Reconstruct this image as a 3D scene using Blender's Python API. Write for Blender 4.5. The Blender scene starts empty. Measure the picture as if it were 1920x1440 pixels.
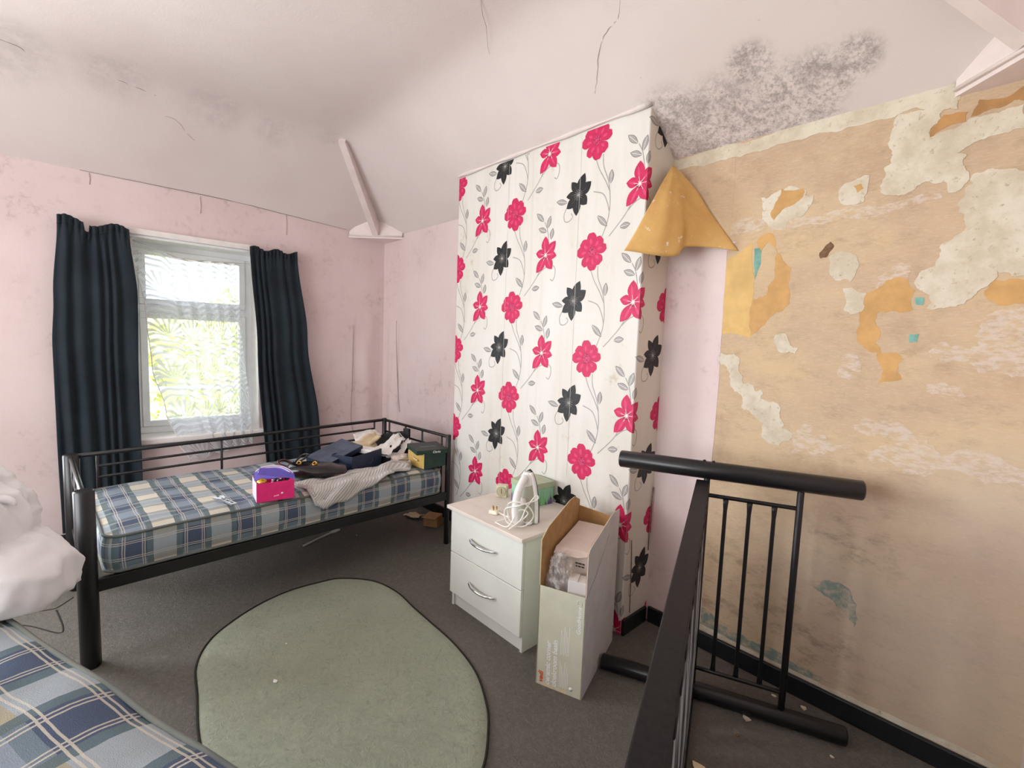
import bpy, bmesh, math, random
from mathutils import Vector, Matrix, noise
random.seed(7)
scene = bpy.context.scene
COL = scene.collection
PI = math.pi

# ------------------------------------------------------------------ camera, world, lights, exposure
cam_data = bpy.data.cameras.new('camera')
cam_data.sensor_width = 36.0
cam_data.lens = 888.926 / 1920 * 36.0
cam_data.clip_start = 0.02
cam = bpy.data.objects.new('camera', cam_data)
COL.objects.link(cam)
_r, _u, _f = (0.682241, 0.73024, 0.036025), (-0.089127, 0.034161, 0.995434), (-0.725675, 0.682336, -0.08839)
cam.matrix_world = Matrix(((_r[0], _u[0], -_f[0], 0.0), (_r[1], _u[1], -_f[1], 0.0), (_r[2], _u[2], -_f[2], 1.5), (0, 0, 0, 1)))
scene.camera = cam

world = bpy.data.worlds.new('sky')
scene.world = world
world.use_nodes = True
_bg = world.node_tree.nodes['Background']
_bg.inputs[0].default_value = (0.86, 0.93, 1.0, 1)
_bg.inputs[1].default_value = 4.2

sun_d = bpy.data.lights.new('sun', 'SUN')
sun_d.energy = 11.0
sun_d.angle = 0.03
sun_d.color = (1.0, 0.95, 0.85)
sun = bpy.data.objects.new('sun', sun_d)
COL.objects.link(sun)
sun.rotation_euler = Vector((-0.62, -0.25, -0.74)).to_track_quat('-Z', 'Y').to_euler()

def area(name, loc, direction, sx, sy, power, col, spread=180):
    d = bpy.data.lights.new(name, 'AREA')
    d.shape = 'RECTANGLE'
    d.size, d.size_y = sx, sy
    d.energy = power
    d.color = col
    d.spread = math.radians(spread)
    o = bpy.data.objects.new(name, d)
    COL.objects.link(o)
    o.location = loc
    o.rotation_euler = Vector(direction).to_track_quat('-Z', 'Y').to_euler()
    return o
# fill lamp added in an unseen side opening, standing in for daylight
area('added_fill_side', (-4.36, -1.5, 1.42), (1, 0, 0), 1.4, 1.45, 84, (0.95, 0.985, 1.0), 140)
# weaker fill lamp added in an unseen opening behind the photographer
area('added_fill_rear', (-2.0, -2.63, 1.55), (0, 1, 0), 2.5, 1.45, 40, (0.98, 0.99, 1.0), 150)

vs = scene.view_settings
vs.view_transform = 'Standard'
vs.look = 'None'
vs.exposure = 0.14
vs.gamma = 1.0
vs.use_curve_mapping = False

# ------------------------------------------------------------------ materials
def lin(c):
    return tuple(((v / 255) / 12.92 if v / 255 <= 0.04045 else ((v / 255 + 0.055) / 1.055) ** 2.4) for v in c)
def L4(c):
    return (*lin(c), 1.0)

class NT:
    """tiny node-building helper"""
    def __init__(self, name):
        self.m = bpy.data.materials.new(name)
        self.m.use_nodes = True
        self.t = self.m.node_tree
        self.b = self.t.nodes['Principled BSDF']
        self.out = self.t.nodes['Material Output']
    def n(self, kind, **kw):
        nd = self.t.nodes.new(kind)
        for k, v in kw.items():
            setattr(nd, k, v)
        return nd
    def l(self, a, b):
        self.t.links.new(a, b)
    def val(self, sock, v):
        if hasattr(v, 'is_output') or isinstance(v, bpy.types.NodeSocket):
            self.l(v, sock)
        else:
            sock.default_value = v
    def coord(self, which='Object'):
        return self.n('ShaderNodeTexCoord').outputs[which]
    def mapping(self, vec, scale=(1, 1, 1), loc=(0, 0, 0), rot=(0, 0, 0)):
        mp = self.n('ShaderNodeMapping')
        self.l(vec, mp.inputs[0])
        mp.inputs['Scale'].default_value = scale
        mp.inputs['Location'].default_value = loc
        mp.inputs['Rotation'].default_value = rot
        return mp.outputs[0]
    def noise(self, vec, scale, detail=4, rough=0.55, dist=0.0):
        nd = self.n('ShaderNodeTexNoise')
        self.l(vec, nd.inputs['Vector'])
        nd.inputs['Scale'].default_value = scale
        nd.inputs['Detail'].default_value = detail
        nd.inputs['Roughness'].default_value = rough
        nd.inputs['Distortion'].default_value = dist
        return nd.outputs[0]
    def math(self, op, a, b=0.0, c=None):
        nd = self.n('ShaderNodeMath', operation=op)
        self.val(nd.inputs[0], a)
        self.val(nd.inputs[1], b)
        if c is not None:
            self.val(nd.inputs[2], c)
        return nd.outputs[0]
    def rng(self, v, a, b, c=0.0, d=1.0, smooth=True):
        nd = self.n('ShaderNodeMapRange')
        if smooth:
            nd.interpolation_type = 'SMOOTHSTEP'
        self.val(nd.inputs[0], v)
        nd.inputs[1].default_value = a
        nd.inputs[2].default_value = b
        nd.inputs[3].default_value = c
        nd.inputs[4].default_value = d
        return nd.outputs[0]
    def mix(self, f, a, b, mode='MIX'):
        nd = self.n('ShaderNodeMix', data_type='RGBA', blend_type=mode)
        self.val(nd.inputs[0], f)
        for s, v in ((nd.inputs[6], a), (nd.inputs[7], b)):
            if isinstance(v, (tuple, list)):
                s.default_value = v if len(v) == 4 else (*v, 1)
            else:
                self.l(v, s)
        return nd.outputs[2]
    def bump(self, h, strength=0.3, dist=0.01):
        nd = self.n('ShaderNodeBump')
        self.l(h, nd.inputs['Height'])
        nd.inputs['Strength'].default_value = strength
        nd.inputs['Distance'].default_value = dist
        self.l(nd.outputs[0], self.b.inputs['Normal'])
    def blobs(self, vec, pts):
        """soft mask: max over (centre, radius)"""
        out = None
        for c, r in pts:
            d = self.n('ShaderNodeVectorMath', operation='DISTANCE')
            self.l(vec, d.inputs[0])
            d.inputs[1].default_value = c
            v = self.rng(d.outputs['Value'], 0.0, r, 1.0, 0.0)
            out = v if out is None else self.math('MAXIMUM', out, v)
        return out
    def base(self, c):
        if isinstance(c, (tuple, list)):
            self.b.inputs['Base Color'].default_value = c if len(c) == 4 else (*c, 1)
        else:
            self.l(c, self.b.inputs['Base Color'])
    def rough(self, r, metal=0.0, spec=None):
        self.b.inputs['Roughness'].default_value = r
        self.b.inputs['Metallic'].default_value = metal
        if spec is not None:
            self.b.inputs['Specular IOR Level'].default_value = spec

def simple(name, rgb, rough=0.6, metal=0.0, var=0.12, scale=30, bump=0.0, bdist=0.002, spec=None):
    """plain material with a little procedural colour variation and relief"""
    k = NT(name)
    co = k.coord()
    nz = k.noise(co, scale, 5)
    c = L4(rgb)
    dark = tuple(v * (1 - var) for v in c[:3]) + (1,)
    light = tuple(min(1, v * (1 + var)) for v in c[:3]) + (1,)
    k.base(k.mix(k.rng(nz, 0.3, 0.7), dark, light))
    k.rough(rough, metal, spec)
    if bump:
        k.bump(k.noise(co, scale * 4, 4), bump, bdist)
    return k.m

M = {}
def pink_wall(name):
    k = NT(name)
    co = k.coord()
    n1 = k.noise(co, 1.6, 5)
    n2 = k.noise(co, 14, 6, 0.7)
    base = k.mix(k.rng(n1, 0.3, 0.75), L4((231, 214, 212)), L4((222, 202, 200)))
    # dirt with a shape of its own: blotches low on the walls
    z = k.n('ShaderNodeSeparateXYZ')
    k.l(co, z.inputs[0])
    grime = k.math('MULTIPLY', k.rng(n2, 0.5, 0.72), k.rng(n1, 0.42, 0.66))
    base = k.mix(k.math('MULTIPLY', grime, 0.42), base, L4((150, 128, 122)))
    streak = k.noise(k.mapping(co, (9, 9, 0.6)), 1.0, 4, 0.6)
    base = k.mix(k.rng(streak, 0.62, 0.8, 0, 0.25), base, L4((204, 184, 177)))
    k.base(base)
    k.rough(0.7)
    k.bump(k.math('ADD', k.noise(co, 5, 4), k.math('MULTIPLY', k.noise(co, 120, 3), 0.25)), 0.25, 0.01)
    return k.m
M['pink'] = pink_wall('pink_paint')

def ceiling_mat():
    k = NT('ceiling_paint')
    co = k.coord()
    n1 = k.noise(co, 1.1, 4)
    n2 = k.noise(co, 60, 8, 0.8)
    n3 = k.noise(co, 11, 7, 0.75)
    base = k.mix(k.rng(n1, 0.3, 0.7), L4((233, 223, 219)), L4((226, 213, 210)))
    mould = k.blobs(co, [((-1.22, 2.15, 2.55), 0.30), ((-1.0, 2.2, 2.51), 0.34), ((-0.78, 2.2, 2.51), 0.30), ((-0.62, 2.15, 2.54), 0.2),
                         ((-0.5, 2.12, 2.57), 0.13), ((-0.84, 2.03, 2.63), 0.15), ((-1.2, 2.26, 2.47), 0.28), ((-0.95, 2.27, 2.46), 0.25), ((-0.7, 2.25, 2.47), 0.22)])
    spots = k.math('ADD', k.rng(n2, 0.42, 0.68), k.math('MULTIPLY', k.rng(n3, 0.42, 0.6), 0.55))
    f = k.math('MULTIPLY', k.math('MINIMUM', spots, 1.0), k.rng(mould, 0.05, 0.7))
    base = k.mix(k.math('MULTIPLY', f, 0.66), base, L4((118, 110, 110)))
    soot = k.blobs(co, [((-3.66, 0.25, 2.9), 0.32), ((-3.68, 0.75, 2.88), 0.32), ((-3.7, 1.12, 2.87), 0.26), ((-3.7, -0.2, 2.9), 0.4), ((-3.6, 1.5, 2.9), 0.2)])
    base = k.mix(k.math('MULTIPLY', k.math('MULTIPLY', k.rng(soot, 0.1, 0.9), k.rng(n3, 0.3, 0.65)), 0.22), base, L4((120, 112, 112)))
    speck = k.rng(k.noise(co, 55, 3, 0.6), 0.73, 0.79)
    base = k.mix(k.math('MULTIPLY', speck, 0.35), base, L4((120, 110, 108)))
    k.base(base)
    k.rough(0.75)
    k.bump(k.math('ADD', k.noise(co, 3, 3), k.math('MULTIPLY', k.noise(co, 90, 3), 0.12)), 0.22, 0.02)
    return k.m
M['ceiling'] = ceiling_mat()

def brown_wall_nodes(k, co):
    n1 = k.noise(k.mapping(co, (1, 1, 1.7)), 1.7, 5, 0.6)
    n2 = k.noise(k.mapping(co, (0.8, 1, 1.5)), 13, 8, 0.74)
    n3 = k.noise(k.mapping(co, (0.8, 1, 3.2)), 60, 5, 0.7)
    n4 = k.noise(co, 3.3, 6, 0.65)
    base = k.mix(k.rng(n1, 0.3, 0.7), L4((212, 187, 150)), L4((200, 174, 146)))
    base = k.mix(k.rng(n4, 0.5, 0.66, 0, 0.55), base, L4((186, 158, 130)))
    base = k.mix(k.rng(n4, 0.34, 0.5, 0.4, 0), base, L4((222, 196, 150)))
    base = k.mix(k.rng(n2, 0.48, 0.74, 0, 0.7), base, L4((176, 150, 122)))
    base = k.mix(k.rng(n3, 0.45, 0.75, 0, 0.4), base, L4((226, 210, 182)))
    grey = k.blobs(co, [((-0.2, 2.29, 0.45), 0.95), ((0.05, 2.29, 0.9), 0.6)])
    base = k.mix(k.math('MULTIPLY', k.rng(grey, 0.0, 1.0), 0.5), base, L4((196, 184, 170)))
    mould = k.blobs(co, [((-0.85, 2.29, 0.35), 0.4), ((-0.5, 2.29, 0.3), 0.36), ((-0.4, 2.29, 0.75), 0.25)])
    base = k.mix(k.math('MULTIPLY', k.math('MULTIPLY', mould, k.rng(n2, 0.45, 0.7)), 0.55), base, L4((112, 96, 78)))
    return base, n2
def brown_wall():
    k = NT('old_wallpaper_backing')
    co = k.coord()
    base, n2 = brown_wall_nodes(k, co)
    # left strip keeps its pink paint
    k.base(base)
    k.rough(0.8)
    k.bump(n2, 0.2, 0.006)
    return k.m
M['brown'] = brown_wall()
def scuff():
    k = NT('scuffed_plaster')
    co = k.coord()
    base, n2 = brown_wall_nodes(k, co)
    m = k.noise(k.mapping(co, (1, 1, 2.2)), 24, 6, 0.7)
    k.base(k.mix(k.rng(m, 0.40, 0.6, 0.0, 0.75), base, L4((220, 207, 194))))
    k.rough(0.85)
    k.bump(m, 0.4, 0.004)
    return k.m
M['scuff'] = scuff()
def plaster():
    k = NT('filler_plaster')
    co = k.coord()
    a = k.noise(co, 9, 6, 0.65)
    b = k.noise(co, 45, 5, 0.7)
    base = k.mix(k.rng(a, 0.35, 0.7), L4((226, 218, 199)), L4((206, 194, 170)))
    base = k.mix(k.rng(b, 0.56, 0.7, 0, 0.7), base, L4((172, 152, 124)))
    k.base(base)
    k.rough(0.9)
    k.bump(k.math('ADD', a, k.math('MULTIPLY', b, 0.5)), 0.5, 0.008)
    return k.m
M['plaster'] = plaster()
M['orange'] = simple('orange_paint', (208, 164, 104), 0.75, var=0.12, scale=12)
M['yellow_paper'] = simple('yellow_paper', (220, 184, 118), 0.75, var=0.1, scale=12)
M['umber'] = simple('brown_paint', (186, 140, 88), 0.75, var=0.18, scale=16)
M['turq'] = simple('turquoise_paint', (122, 172, 160), 0.75, var=0.2, scale=30)
def teal_scuff():
    k = NT('faded_teal_paint')
    co = k.coord()
    base, n2 = brown_wall_nodes(k, co)
    m = k.noise(co, 30, 6, 0.7)
    k.base(k.mix(k.rng(m, 0.36, 0.6, 0.15, 0.95), base, L4((124, 146, 138))))
    k.rough(0.85)
    return k.m
M['teal'] = teal_scuff()
M['dark_hole'] = simple('dark_hole', (120, 92, 66), 0.9, var=0.25, scale=60)

def wallpaper():
    k = NT('white_wallpaper')
    co = k.coord()
    a = k.noise(k.mapping(co, (3, 3, 0.5)), 1.3, 5, 0.6)
    b = k.noise(co, 14, 7, 0.72)
    base = k.mix(k.rng(a, 0.35, 0.75), L4((230, 228, 223)), L4((219, 214, 203)))
    base = k.mix(k.math('MULTIPLY', k.rng(b, 0.55, 0.74), k.rng(a, 0.45, 0.7)), base, L4((196, 180, 156)))
    sep = k.n('ShaderNodeSeparateXYZ')
    k.l(co, sep.inputs[0])
    side = k.rng(sep.outputs[1], 2.052, 2.075)          # the narrow return is yellowed paper
    base = k.mix(k.math('MULTIPLY', side, 0.6), base, L4((224, 214, 196)))
    seam = k.rng(k.noise(k.mapping(co, (16, 16, 0.4)), 1.2, 3), 0.6, 0.75, 0, 0.28)
    base = k.mix(seam, base, L4((206, 194, 176)))
    k.base(base)
    k.rough(0.55)
    k.bump(k.noise(k.mapping(co, (4, 4, 0.6)), 2.5, 4), 0.2, 0.02)
    return k.m
M['wallpaper'] = wallpaper()
M['petal_pink'] = simple('print_crimson', (204, 26, 88), 0.55, var=0.1, scale=40)
M['petal_light'] = simple('print_light_crimson', (222, 64, 118), 0.55, var=0.08, scale=40)
M['petal_deep'] = simple('print_deep_crimson', (120, 16, 58), 0.55, var=0.1, scale=40)
M['petal_black'] = simple('print_black', (18, 18, 20), 0.5, var=0.2, scale=40)
M['print_grey'] = simple('print_grey', (168, 166, 162), 0.55, var=0.08, scale=40)
M['print_darkgrey'] = simple('print_dark_grey', (96, 92, 92), 0.55, var=0.08, scale=40)
M['print_white'] = simple('print_white', (246, 242, 238), 0.55, var=0.03, scale=40)

def carpet():
    k = NT('dark_carpet')
    co = k.coord()
    a = k.noise(co, 1.4, 5, 0.6)
    b = k.noise(co, 160, 4, 0.8)
    c = k.noise(co, 9, 6, 0.7)
    base = k.mix(k.rng(a, 0.3, 0.7), L4((140, 135, 128)), L4((156, 150, 142)))
    base = k.mix(k.rng(c, 0.5, 0.75, 0, 0.45), base, L4((170, 162, 150)))
    base = k.mix(k.rng(b, 0.3, 0.7, 0, 0.5), base, L4((104, 99, 93)))
    d_ = k.noise(k.mapping(co, (1, 1, 1), (0, 0, 0), (0, 0, 0.6)), 45, 6, 0.75, 0.6)
    base = k.mix(k.rng(d_, 0.42, 0.68, 0, 0.4), base, L4((176, 169, 158)))
    k.base(base)
    k.rough(0.95, spec=0.15)
    k.bump(k.math('ADD', b, k.math('MULTIPLY', d_, 1.5)), 1.0, 0.012)
    return k.m
M['carpet'] = carpet()
def rugm():
    k = NT('sage_rug_pile')
    co = k.coord()
    a = k.noise(co, 3, 4)
    b = k.noise(co, 110, 5, 0.8)
    c = k.noise(co, 30, 8, 0.75, 1.6)
    base = k.mix(k.rng(a, 0.3, 0.7), L4((232, 238, 215)), L4((220, 227, 204)))
    base = k.mix(k.rng(c, 0.5, 0.66, 0, 0.5), base, L4((176, 184, 162)))
    base = k.mix(k.rng(b, 0.35, 0.7, 0.3, 0), base, L4((190, 198, 176)))
    k.base(base)
    k.rough(0.95, spec=0.1)
    k.bump(k.math('ADD', b, k.math('MULTIPLY', c, 2.5)), 1.0, 0.012)
    return k.m
M['rug'] = rugm()
M['rug_edge'] = simple('rug_edge_binding', (40, 36, 30), 0.95, bump=0.5)
M['skirting'] = simple('dark_skirting_paint', (24, 28, 32), 0.4, var=0.25, scale=20, bump=0.2)
M['black_metal'] = simple('black_powder_metal', (20, 21, 24), 0.32, 0.0, var=0.2, scale=60, bump=0.08, spec=0.55)
M['satin_metal'] = simple('satin_black_metal', (24, 24, 27), 0.5, 0.0, var=0.25, scale=80, bump=0.15, spec=0.25)
def sheen_streaks():
    k = NT('painted_sheen_slat')
    co = k.coord()
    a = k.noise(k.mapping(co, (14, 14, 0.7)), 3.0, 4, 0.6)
    k.base(k.mix(k.rng(a, 0.42, 0.62), L4((30, 36, 42)), L4((186, 196, 200))))  # pale streaks are the slats' reflections, painted into the colour
    k.rough(0.25)
    return k.m
M['slat'] = sheen_streaks()
M['upvc'] = simple('white_upvc', (240, 242, 242), 0.3, var=0.03, scale=8)
M['white_paint'] = simple('white_gloss_paint', (238, 234, 230), 0.4, var=0.05, scale=15)
M['pink_gloss'] = simple('pale_pink_gloss', (238, 224, 221), 0.45, var=0.04, scale=10)
M['crack'] = simple('crack_shadow', (128, 112, 108), 0.9, var=0.2, scale=60)
M['seam'] = simple('paper_seam_line', (184, 164, 160), 0.9, var=0.1, scale=60)
def glass():
    k = NT('window_glass')
    tr = k.n('ShaderNodeBsdfTransparent')
    gl = k.n('ShaderNodeBsdfGlossy')
    gl.inputs['Roughness'].default_value = 0.02
    fr = k.n('ShaderNodeFresnel')
    fr.inputs[0].default_value = 1.35
    mx = k.n('ShaderNodeMixShader')
    k.l(fr.outputs[0], mx.inputs[0])
    k.l(tr.outputs[0], mx.inputs[1])
    k.l(gl.outputs[0], mx.inputs[2])
    k.l(mx.outputs[0], k.out.inputs[0])
    return k.m
M['glass'] = glass()
def fabric(name, c1, c2, rough=0.9, wscale=350, fold=None):
    k = NT(name)
    co = k.coord()
    a = k.noise(co, 3, 5)
    w = k.noise(k.mapping(co, (1, 1, 6)), wscale, 2)
    base = k.mix(k.rng(a, 0.3, 0.7), L4(c1), L4(c2))
    k.base(base)
    k.rough(rough, spec=0.2)
    k.b.inputs['Sheen Weight'].default_value = 0.08
    k.bump(w, 0.25, 0.002)
    return k.m
M['curtain'] = fabric('dark_slate_curtain', (41, 51, 58), (34, 42, 49))
M['white_cloth'] = fabric('white_cotton', (247, 248, 250), (240, 241, 244))
M['grey_knit'] = None
def knit():
    k = NT('grey_ribbed_knit')
    uv = k.coord('UV')
    sep = k.n('ShaderNodeSeparateXYZ')
    k.l(uv, sep.inputs[0])
    s = k.math('SINE', k.math('MULTIPLY', sep.outputs[1], 620.0))
    a = k.noise(uv, 4, 4)
    base = k.mix(k.rng(s, -0.2, 0.9), L4((192, 191, 188)), L4((226, 225, 223)))
    base = k.mix(k.rng(a, 0.35, 0.7, 0, 0.35), base, L4((168, 166, 164)))
    k.base(base)
    k.rough(0.95, spec=0.1)
    k.bump(s, 0.4, 0.003)
    return k.m
M['grey_knit'] = knit()

def plaid(name, period, cream_rgb):
    k = NT(name)
    uv = k.coord('UV')
    wob = k.noise(uv, 7, 3)
    sep = k.n('ShaderNodeSeparateXYZ')
    k.l(uv, sep.inputs[0])
    def bands(s, off):
        s = k.math('ADD', s, k.math('MULTIPLY', wob, 0.012))
        f = k.math('FRACT', k.math('ADD', k.math('DIVIDE', s, period), off))
        def band(a, b):
            return k.math('MULTIPLY', k.math('GREATER_THAN', f, a), k.math('LESS_THAN', f, b))
        navy = band(0.48, 0.90)
        green = k.math('ADD', band(0.38, 0.48), band(0.90, 1.0))
        ln = k.math('ADD', k.math('ADD', band(0.515, 0.53), band(0.553, 0.568)), k.math('ADD', band(0.822, 0.837), band(0.86, 0.875)))
        return navy, green, ln
    nu, gu, lu = bands(sep.outputs[0], 0.0)
    nv, gv, lv = bands(sep.outputs[1], 0.0)
    cream, greyb, navy, green = L4(cream_rgb), L4((162, 174, 182)), L4((72, 88, 114)), L4((72, 98, 108))
    a = k.mix(nv, cream, greyb)
    b = k.mix(nv, L4((136, 150, 164)), navy)
    c = k.mix(nu, a, b)
    c = k.mix(k.math('MULTIPLY', gu, 0.85), c, green)
    c = k.mix(k.math('MULTIPLY', gv, 0.5), c, green)
    c = k.mix(k.math('MULTIPLY', k.math('MAXIMUM', lu, lv), 0.75), c, L4((214, 208, 192)))
    w = k.noise(k.mapping(uv, (1, 1, 1)), 420, 2)
    c = k.mix(k.rng(w, 0.3, 0.7, 0, 0.15), c, L4((150, 150, 150)))
    k.base(c)
    k.rough(0.9, spec=0.2)
    k.bump(k.math('ADD', w, k.math('MULTIPLY', k.noise(uv, 26, 4), 2.0)), 0.35, 0.004)
    return k.m
M['plaid'] = plaid('blue_plaid_ticking', 0.232, (214, 209, 194))
M['plaid_big'] = plaid('large_blue_plaid_ticking', 0.33, (218, 200, 160))
M['piping'] = fabric('grey_piping_tape', (126, 128, 118), (100, 108, 108))

def lace():
    k = NT('white_net_lace')
    uv = k.coord('UV')
    sep = k.n('ShaderNodeSeparateXYZ')
    k.l(uv, sep.inputs[0])
    u, v = sep.outputs[0], sep.outputs[1]
    # repeating fan motif: cells of 0.22 x 0.30 m, arcs about each cell's foot
    fu = k.math('SUBTRACT', k.math('FRACT', k.math('DIVIDE', u, 0.22)), 0.5)
    fv = k.math('FRACT', k.math('DIVIDE', v, 0.30))
    au = k.math('MULTIPLY', fu, 0.22)
    av = k.math('MULTIPLY', fv, 0.30)
    rad = k.math('SQRT', k.math('ADD', k.math('MULTIPLY', au, au), k.math('MULTIPLY', av, av)))
    arcs = k.rng(k.math('SINE', k.math('MULTIPLY', rad, 150.0)), -0.2, 0.5)
    ang = k.math('ARCTAN2', au, k.math('ADD', av, 0.005))
    rays = k.rng(k.math('SINE', k.math('MULTIPLY', ang, 17.0)), -0.3, 0.4)
    outer = k.rng(rad, 0.13, 0.15)
    motif = k.math('ADD', k.math('MULTIPLY', rays, k.math('SUBTRACT', 1.0, outer)), k.math('MULTIPLY', arcs, outer))
    mesh = k.rng(k.noise(k.mapping(uv, (1, 1, 1)), 260, 2), 0.45, 0.55)
    dens = k.math('MINIMUM', k.math('ADD', k.math('MULTIPLY', motif, 0.6), k.math('ADD', k.math('MULTIPLY', mesh, 0.2), 0.28)), 0.96)
    df = k.n('ShaderNodeBsdfDiffuse')
    df.inputs[0].default_value = L4((218, 223, 228))
    tl = k.n('ShaderNodeBsdfTranslucent')
    tl.inputs[0].default_value = L4((218, 223, 228))
    m1 = k.n('ShaderNodeMixShader')
    m1.inputs[0].default_value = 0.48
    k.l(df.outputs[0], m1.inputs[1])
    k.l(tl.outputs[0], m1.inputs[2])
    tr = k.n('ShaderNodeBsdfTransparent')
    m2 = k.n('ShaderNodeMixShader')
    k.l(dens, m2.inputs[0])
    k.l(tr.outputs[0], m2.inputs[1])
    k.l(m1.outputs[0], m2.inputs[2])
    k.l(m2.outputs[0], k.out.inputs[0])
    return k.m
M['lace'] = lace()
M['laminate'] = simple('white_laminate', (232, 234, 228), 0.35, var=0.03, scale=6)
M['laminate_top'] = simple('dusty_white_laminate', (228, 218, 210), 0.5, var=0.05, scale=9, bump=0.05)
M['chrome'] = simple('polished_chrome', (225, 225, 228), 0.12, 1.0, var=0.05)
M['gold'] = simple('brushed_gold', (206, 164, 78), 0.25, 1.0, var=0.15, scale=50)
M['cardboard'] = simple('brown_cardboard', (186, 148, 100), 0.85, var=0.1, scale=18, bump=0.15)
M['card_white'] = simple('white_card', (226, 224, 224), 0.6, var=0.05, scale=10, bump=0.1)
M['card_cream'] = simple('pale_green_card', (208, 208, 188), 0.6, var=0.05, scale=10)
M['card_pinkish'] = simple('offwhite_card', (224, 210, 202), 0.65, var=0.05, scale=10)
M['print_white_text'] = simple('white_ink', (245, 245, 240), 0.6, var=0.02)
M['print_red_text'] = simple('orange_red_ink', (226, 88, 40), 0.6, var=0.03)
M['print_dark_text'] = simple('dark_ink', (70, 66, 66), 0.6, var=0.05)
M['hot_pink'] = simple('hot_pink_card', (236, 44, 128), 0.5, var=0.06, scale=25)
M['violet'] = simple('violet_card', (122, 108, 214), 0.5, var=0.06, scale=25)
M['lilac_white'] = simple('lilac_white_card', (226, 218, 236), 0.5, var=0.04)
M['navy_card'] = simple('navy_card', (27, 40, 66), 0.5, var=0.15, scale=20)
M['navy_dusty'] = simple('dusty_navy_card', (74, 84, 100), 0.55, var=0.3, scale=14)
M['green_card'] = simple('dark_green_card', (26, 62, 52), 0.5, var=0.12, scale=25)
M['green_lid'] = simple('dark_green_grey_card', (52, 62, 58), 0.55, var=0.12, scale=25)
M['mustard'] = simple('mustard_card', (214, 182, 102), 0.6, var=0.1, scale=25)
M['leather'] = simple('black_patent_leather', (20, 16, 17), 0.16, var=0.4, scale=20, bump=0.1, spec=0.6)
M['maroon_leather'] = simple('maroon_leather', (66, 26, 30), 0.25, var=0.3, scale=20, bump=0.1)
M['black_nylon'] = simple('black_nylon', (24, 24, 26), 0.6, var=0.2, scale=30, bump=0.2)
M['tissue'] = simple('white_tissue_paper', (240, 238, 234), 0.7, var=0.04, scale=12, bump=0.2)
M['kraft'] = simple('cream_paper', (226, 208, 172), 0.7, var=0.08, scale=12, bump=0.15)
M['beads'] = simple('black_beads', (22, 20, 24), 0.2, var=0.2)
M['iron_white'] = simple('white_iron_plastic', (242, 242, 240), 0.3, var=0.03)
M['iron_grey'] = simple('grey_green_plastic', (176, 178, 162), 0.35, var=0.06)
M['iron_sole'] = simple('dark_soleplate', (52, 54, 58), 0.3, 0.6, var=0.1)
M['cord'] = simple('white_cable', (244, 242, 236), 0.45, var=0.03)
M['plug'] = simple('cream_plug_plastic', (246, 242, 222), 0.4, var=0.03)
M['clock'] = simple('cream_clock_plastic', (222, 214, 182), 0.45, var=0.05)
M['clock_face'] = simple('olive_clock_face', (188, 180, 146), 0.5, var=0.08, scale=60)
M['mint'] = simple('mint_card', (150, 208, 172), 0.55, var=0.06, scale=20)
M['sage_lid'] = simple('sage_card_lid', (176, 190, 160), 0.55, var=0.05, scale=20)
M['lavender'] = simple('lavender_print', (120, 88, 150), 0.55, var=0.15, scale=60)
M['leafgreen'] = simple('leaf_green_print', (108, 190, 96), 0.55, var=0.15, scale=60)
def plastic_film():
    k = NT('clear_plastic_film')
    tr = k.n('ShaderNodeBsdfTransparent')
    tr.inputs[0].default_value = (0.985, 0.98, 0.975, 1)
    k.b.inputs['Base Color'].default_value = L4((240, 234, 230))
    k.b.inputs['Roughness'].default_value = 0.18
    co = k.coord()
    nz = k.noise(co, 26, 5, 0.6)
    k.bump(nz, 0.8, 0.01)
    mx = k.n('ShaderNodeMixShader')
    k.l(k.rng(nz, 0.4, 0.65, 0.12, 0.5), mx.inputs[0])
    k.l(tr.outputs[0], mx.inputs[1])
    k.l(k.b.outputs[0], mx.inputs[2])
    k.l(mx.outputs[0], k.out.inputs[0])
    return k.m
M['film'] = plastic_film()
M['steel'] = simple('brushed_steel', (190, 194, 198), 0.3, 0.9, var=0.1, scale=40)
M['hook_plastic'] = simple('pale_plastic', (206, 210, 200), 0.5, var=0.06)
M['leaf'] = simple('sunlit_leaves', (214, 216, 150), 0.6, var=0.3, scale=3)
M['bark'] = simple('bark', (110, 90, 70), 0.9, var=0.2, scale=20)
M['grass'] = simple('garden_grass', (120, 140, 80), 0.95, var=0.3, scale=2)
M['divan'] = fabric('beige_divan_fabric', (180, 170, 156), (166, 156, 142))

# ------------------------------------------------------------------ mesh helpers
def link(name, me, mats, parent=None, smooth=False):
    if not isinstance(mats, (list, tuple)):
        mats = [mats]
    for m in mats:
        me.materials.append(m)
    if smooth:
        me.polygons.foreach_set('use_smooth', [True] * len(me.polygons))
    o = bpy.data.objects.new(name, me)
    COL.objects.link(o)
    if parent:
        o.parent = parent
    return o
def pyd(name, verts, faces, mats, parent=None, smooth=False, mi=None, uv=None):
    me = bpy.data.meshes.new(name)
    me.from_pydata([tuple(v) for v in verts], [], faces)
    if uv:
        lay = me.uv_layers.new(name='UVMap')
        for lp in me.loops:
            lay.data[lp.index].uv = uv[lp.vertex_index]
    me.update()
    o = link(name, me, mats, parent, smooth)
    if mi:
        me.polygons.foreach_set('material_index', mi)
    return o
def bmo(name, bm, mats, parent=None, smooth=False):
    bmesh.ops.recalc_face_normals(bm, faces=bm.faces)
    me = bpy.data.meshes.new(name)
    bm.to_mesh(me)
    bm.free()
    return link(name, me, mats, parent, smooth)
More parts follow.
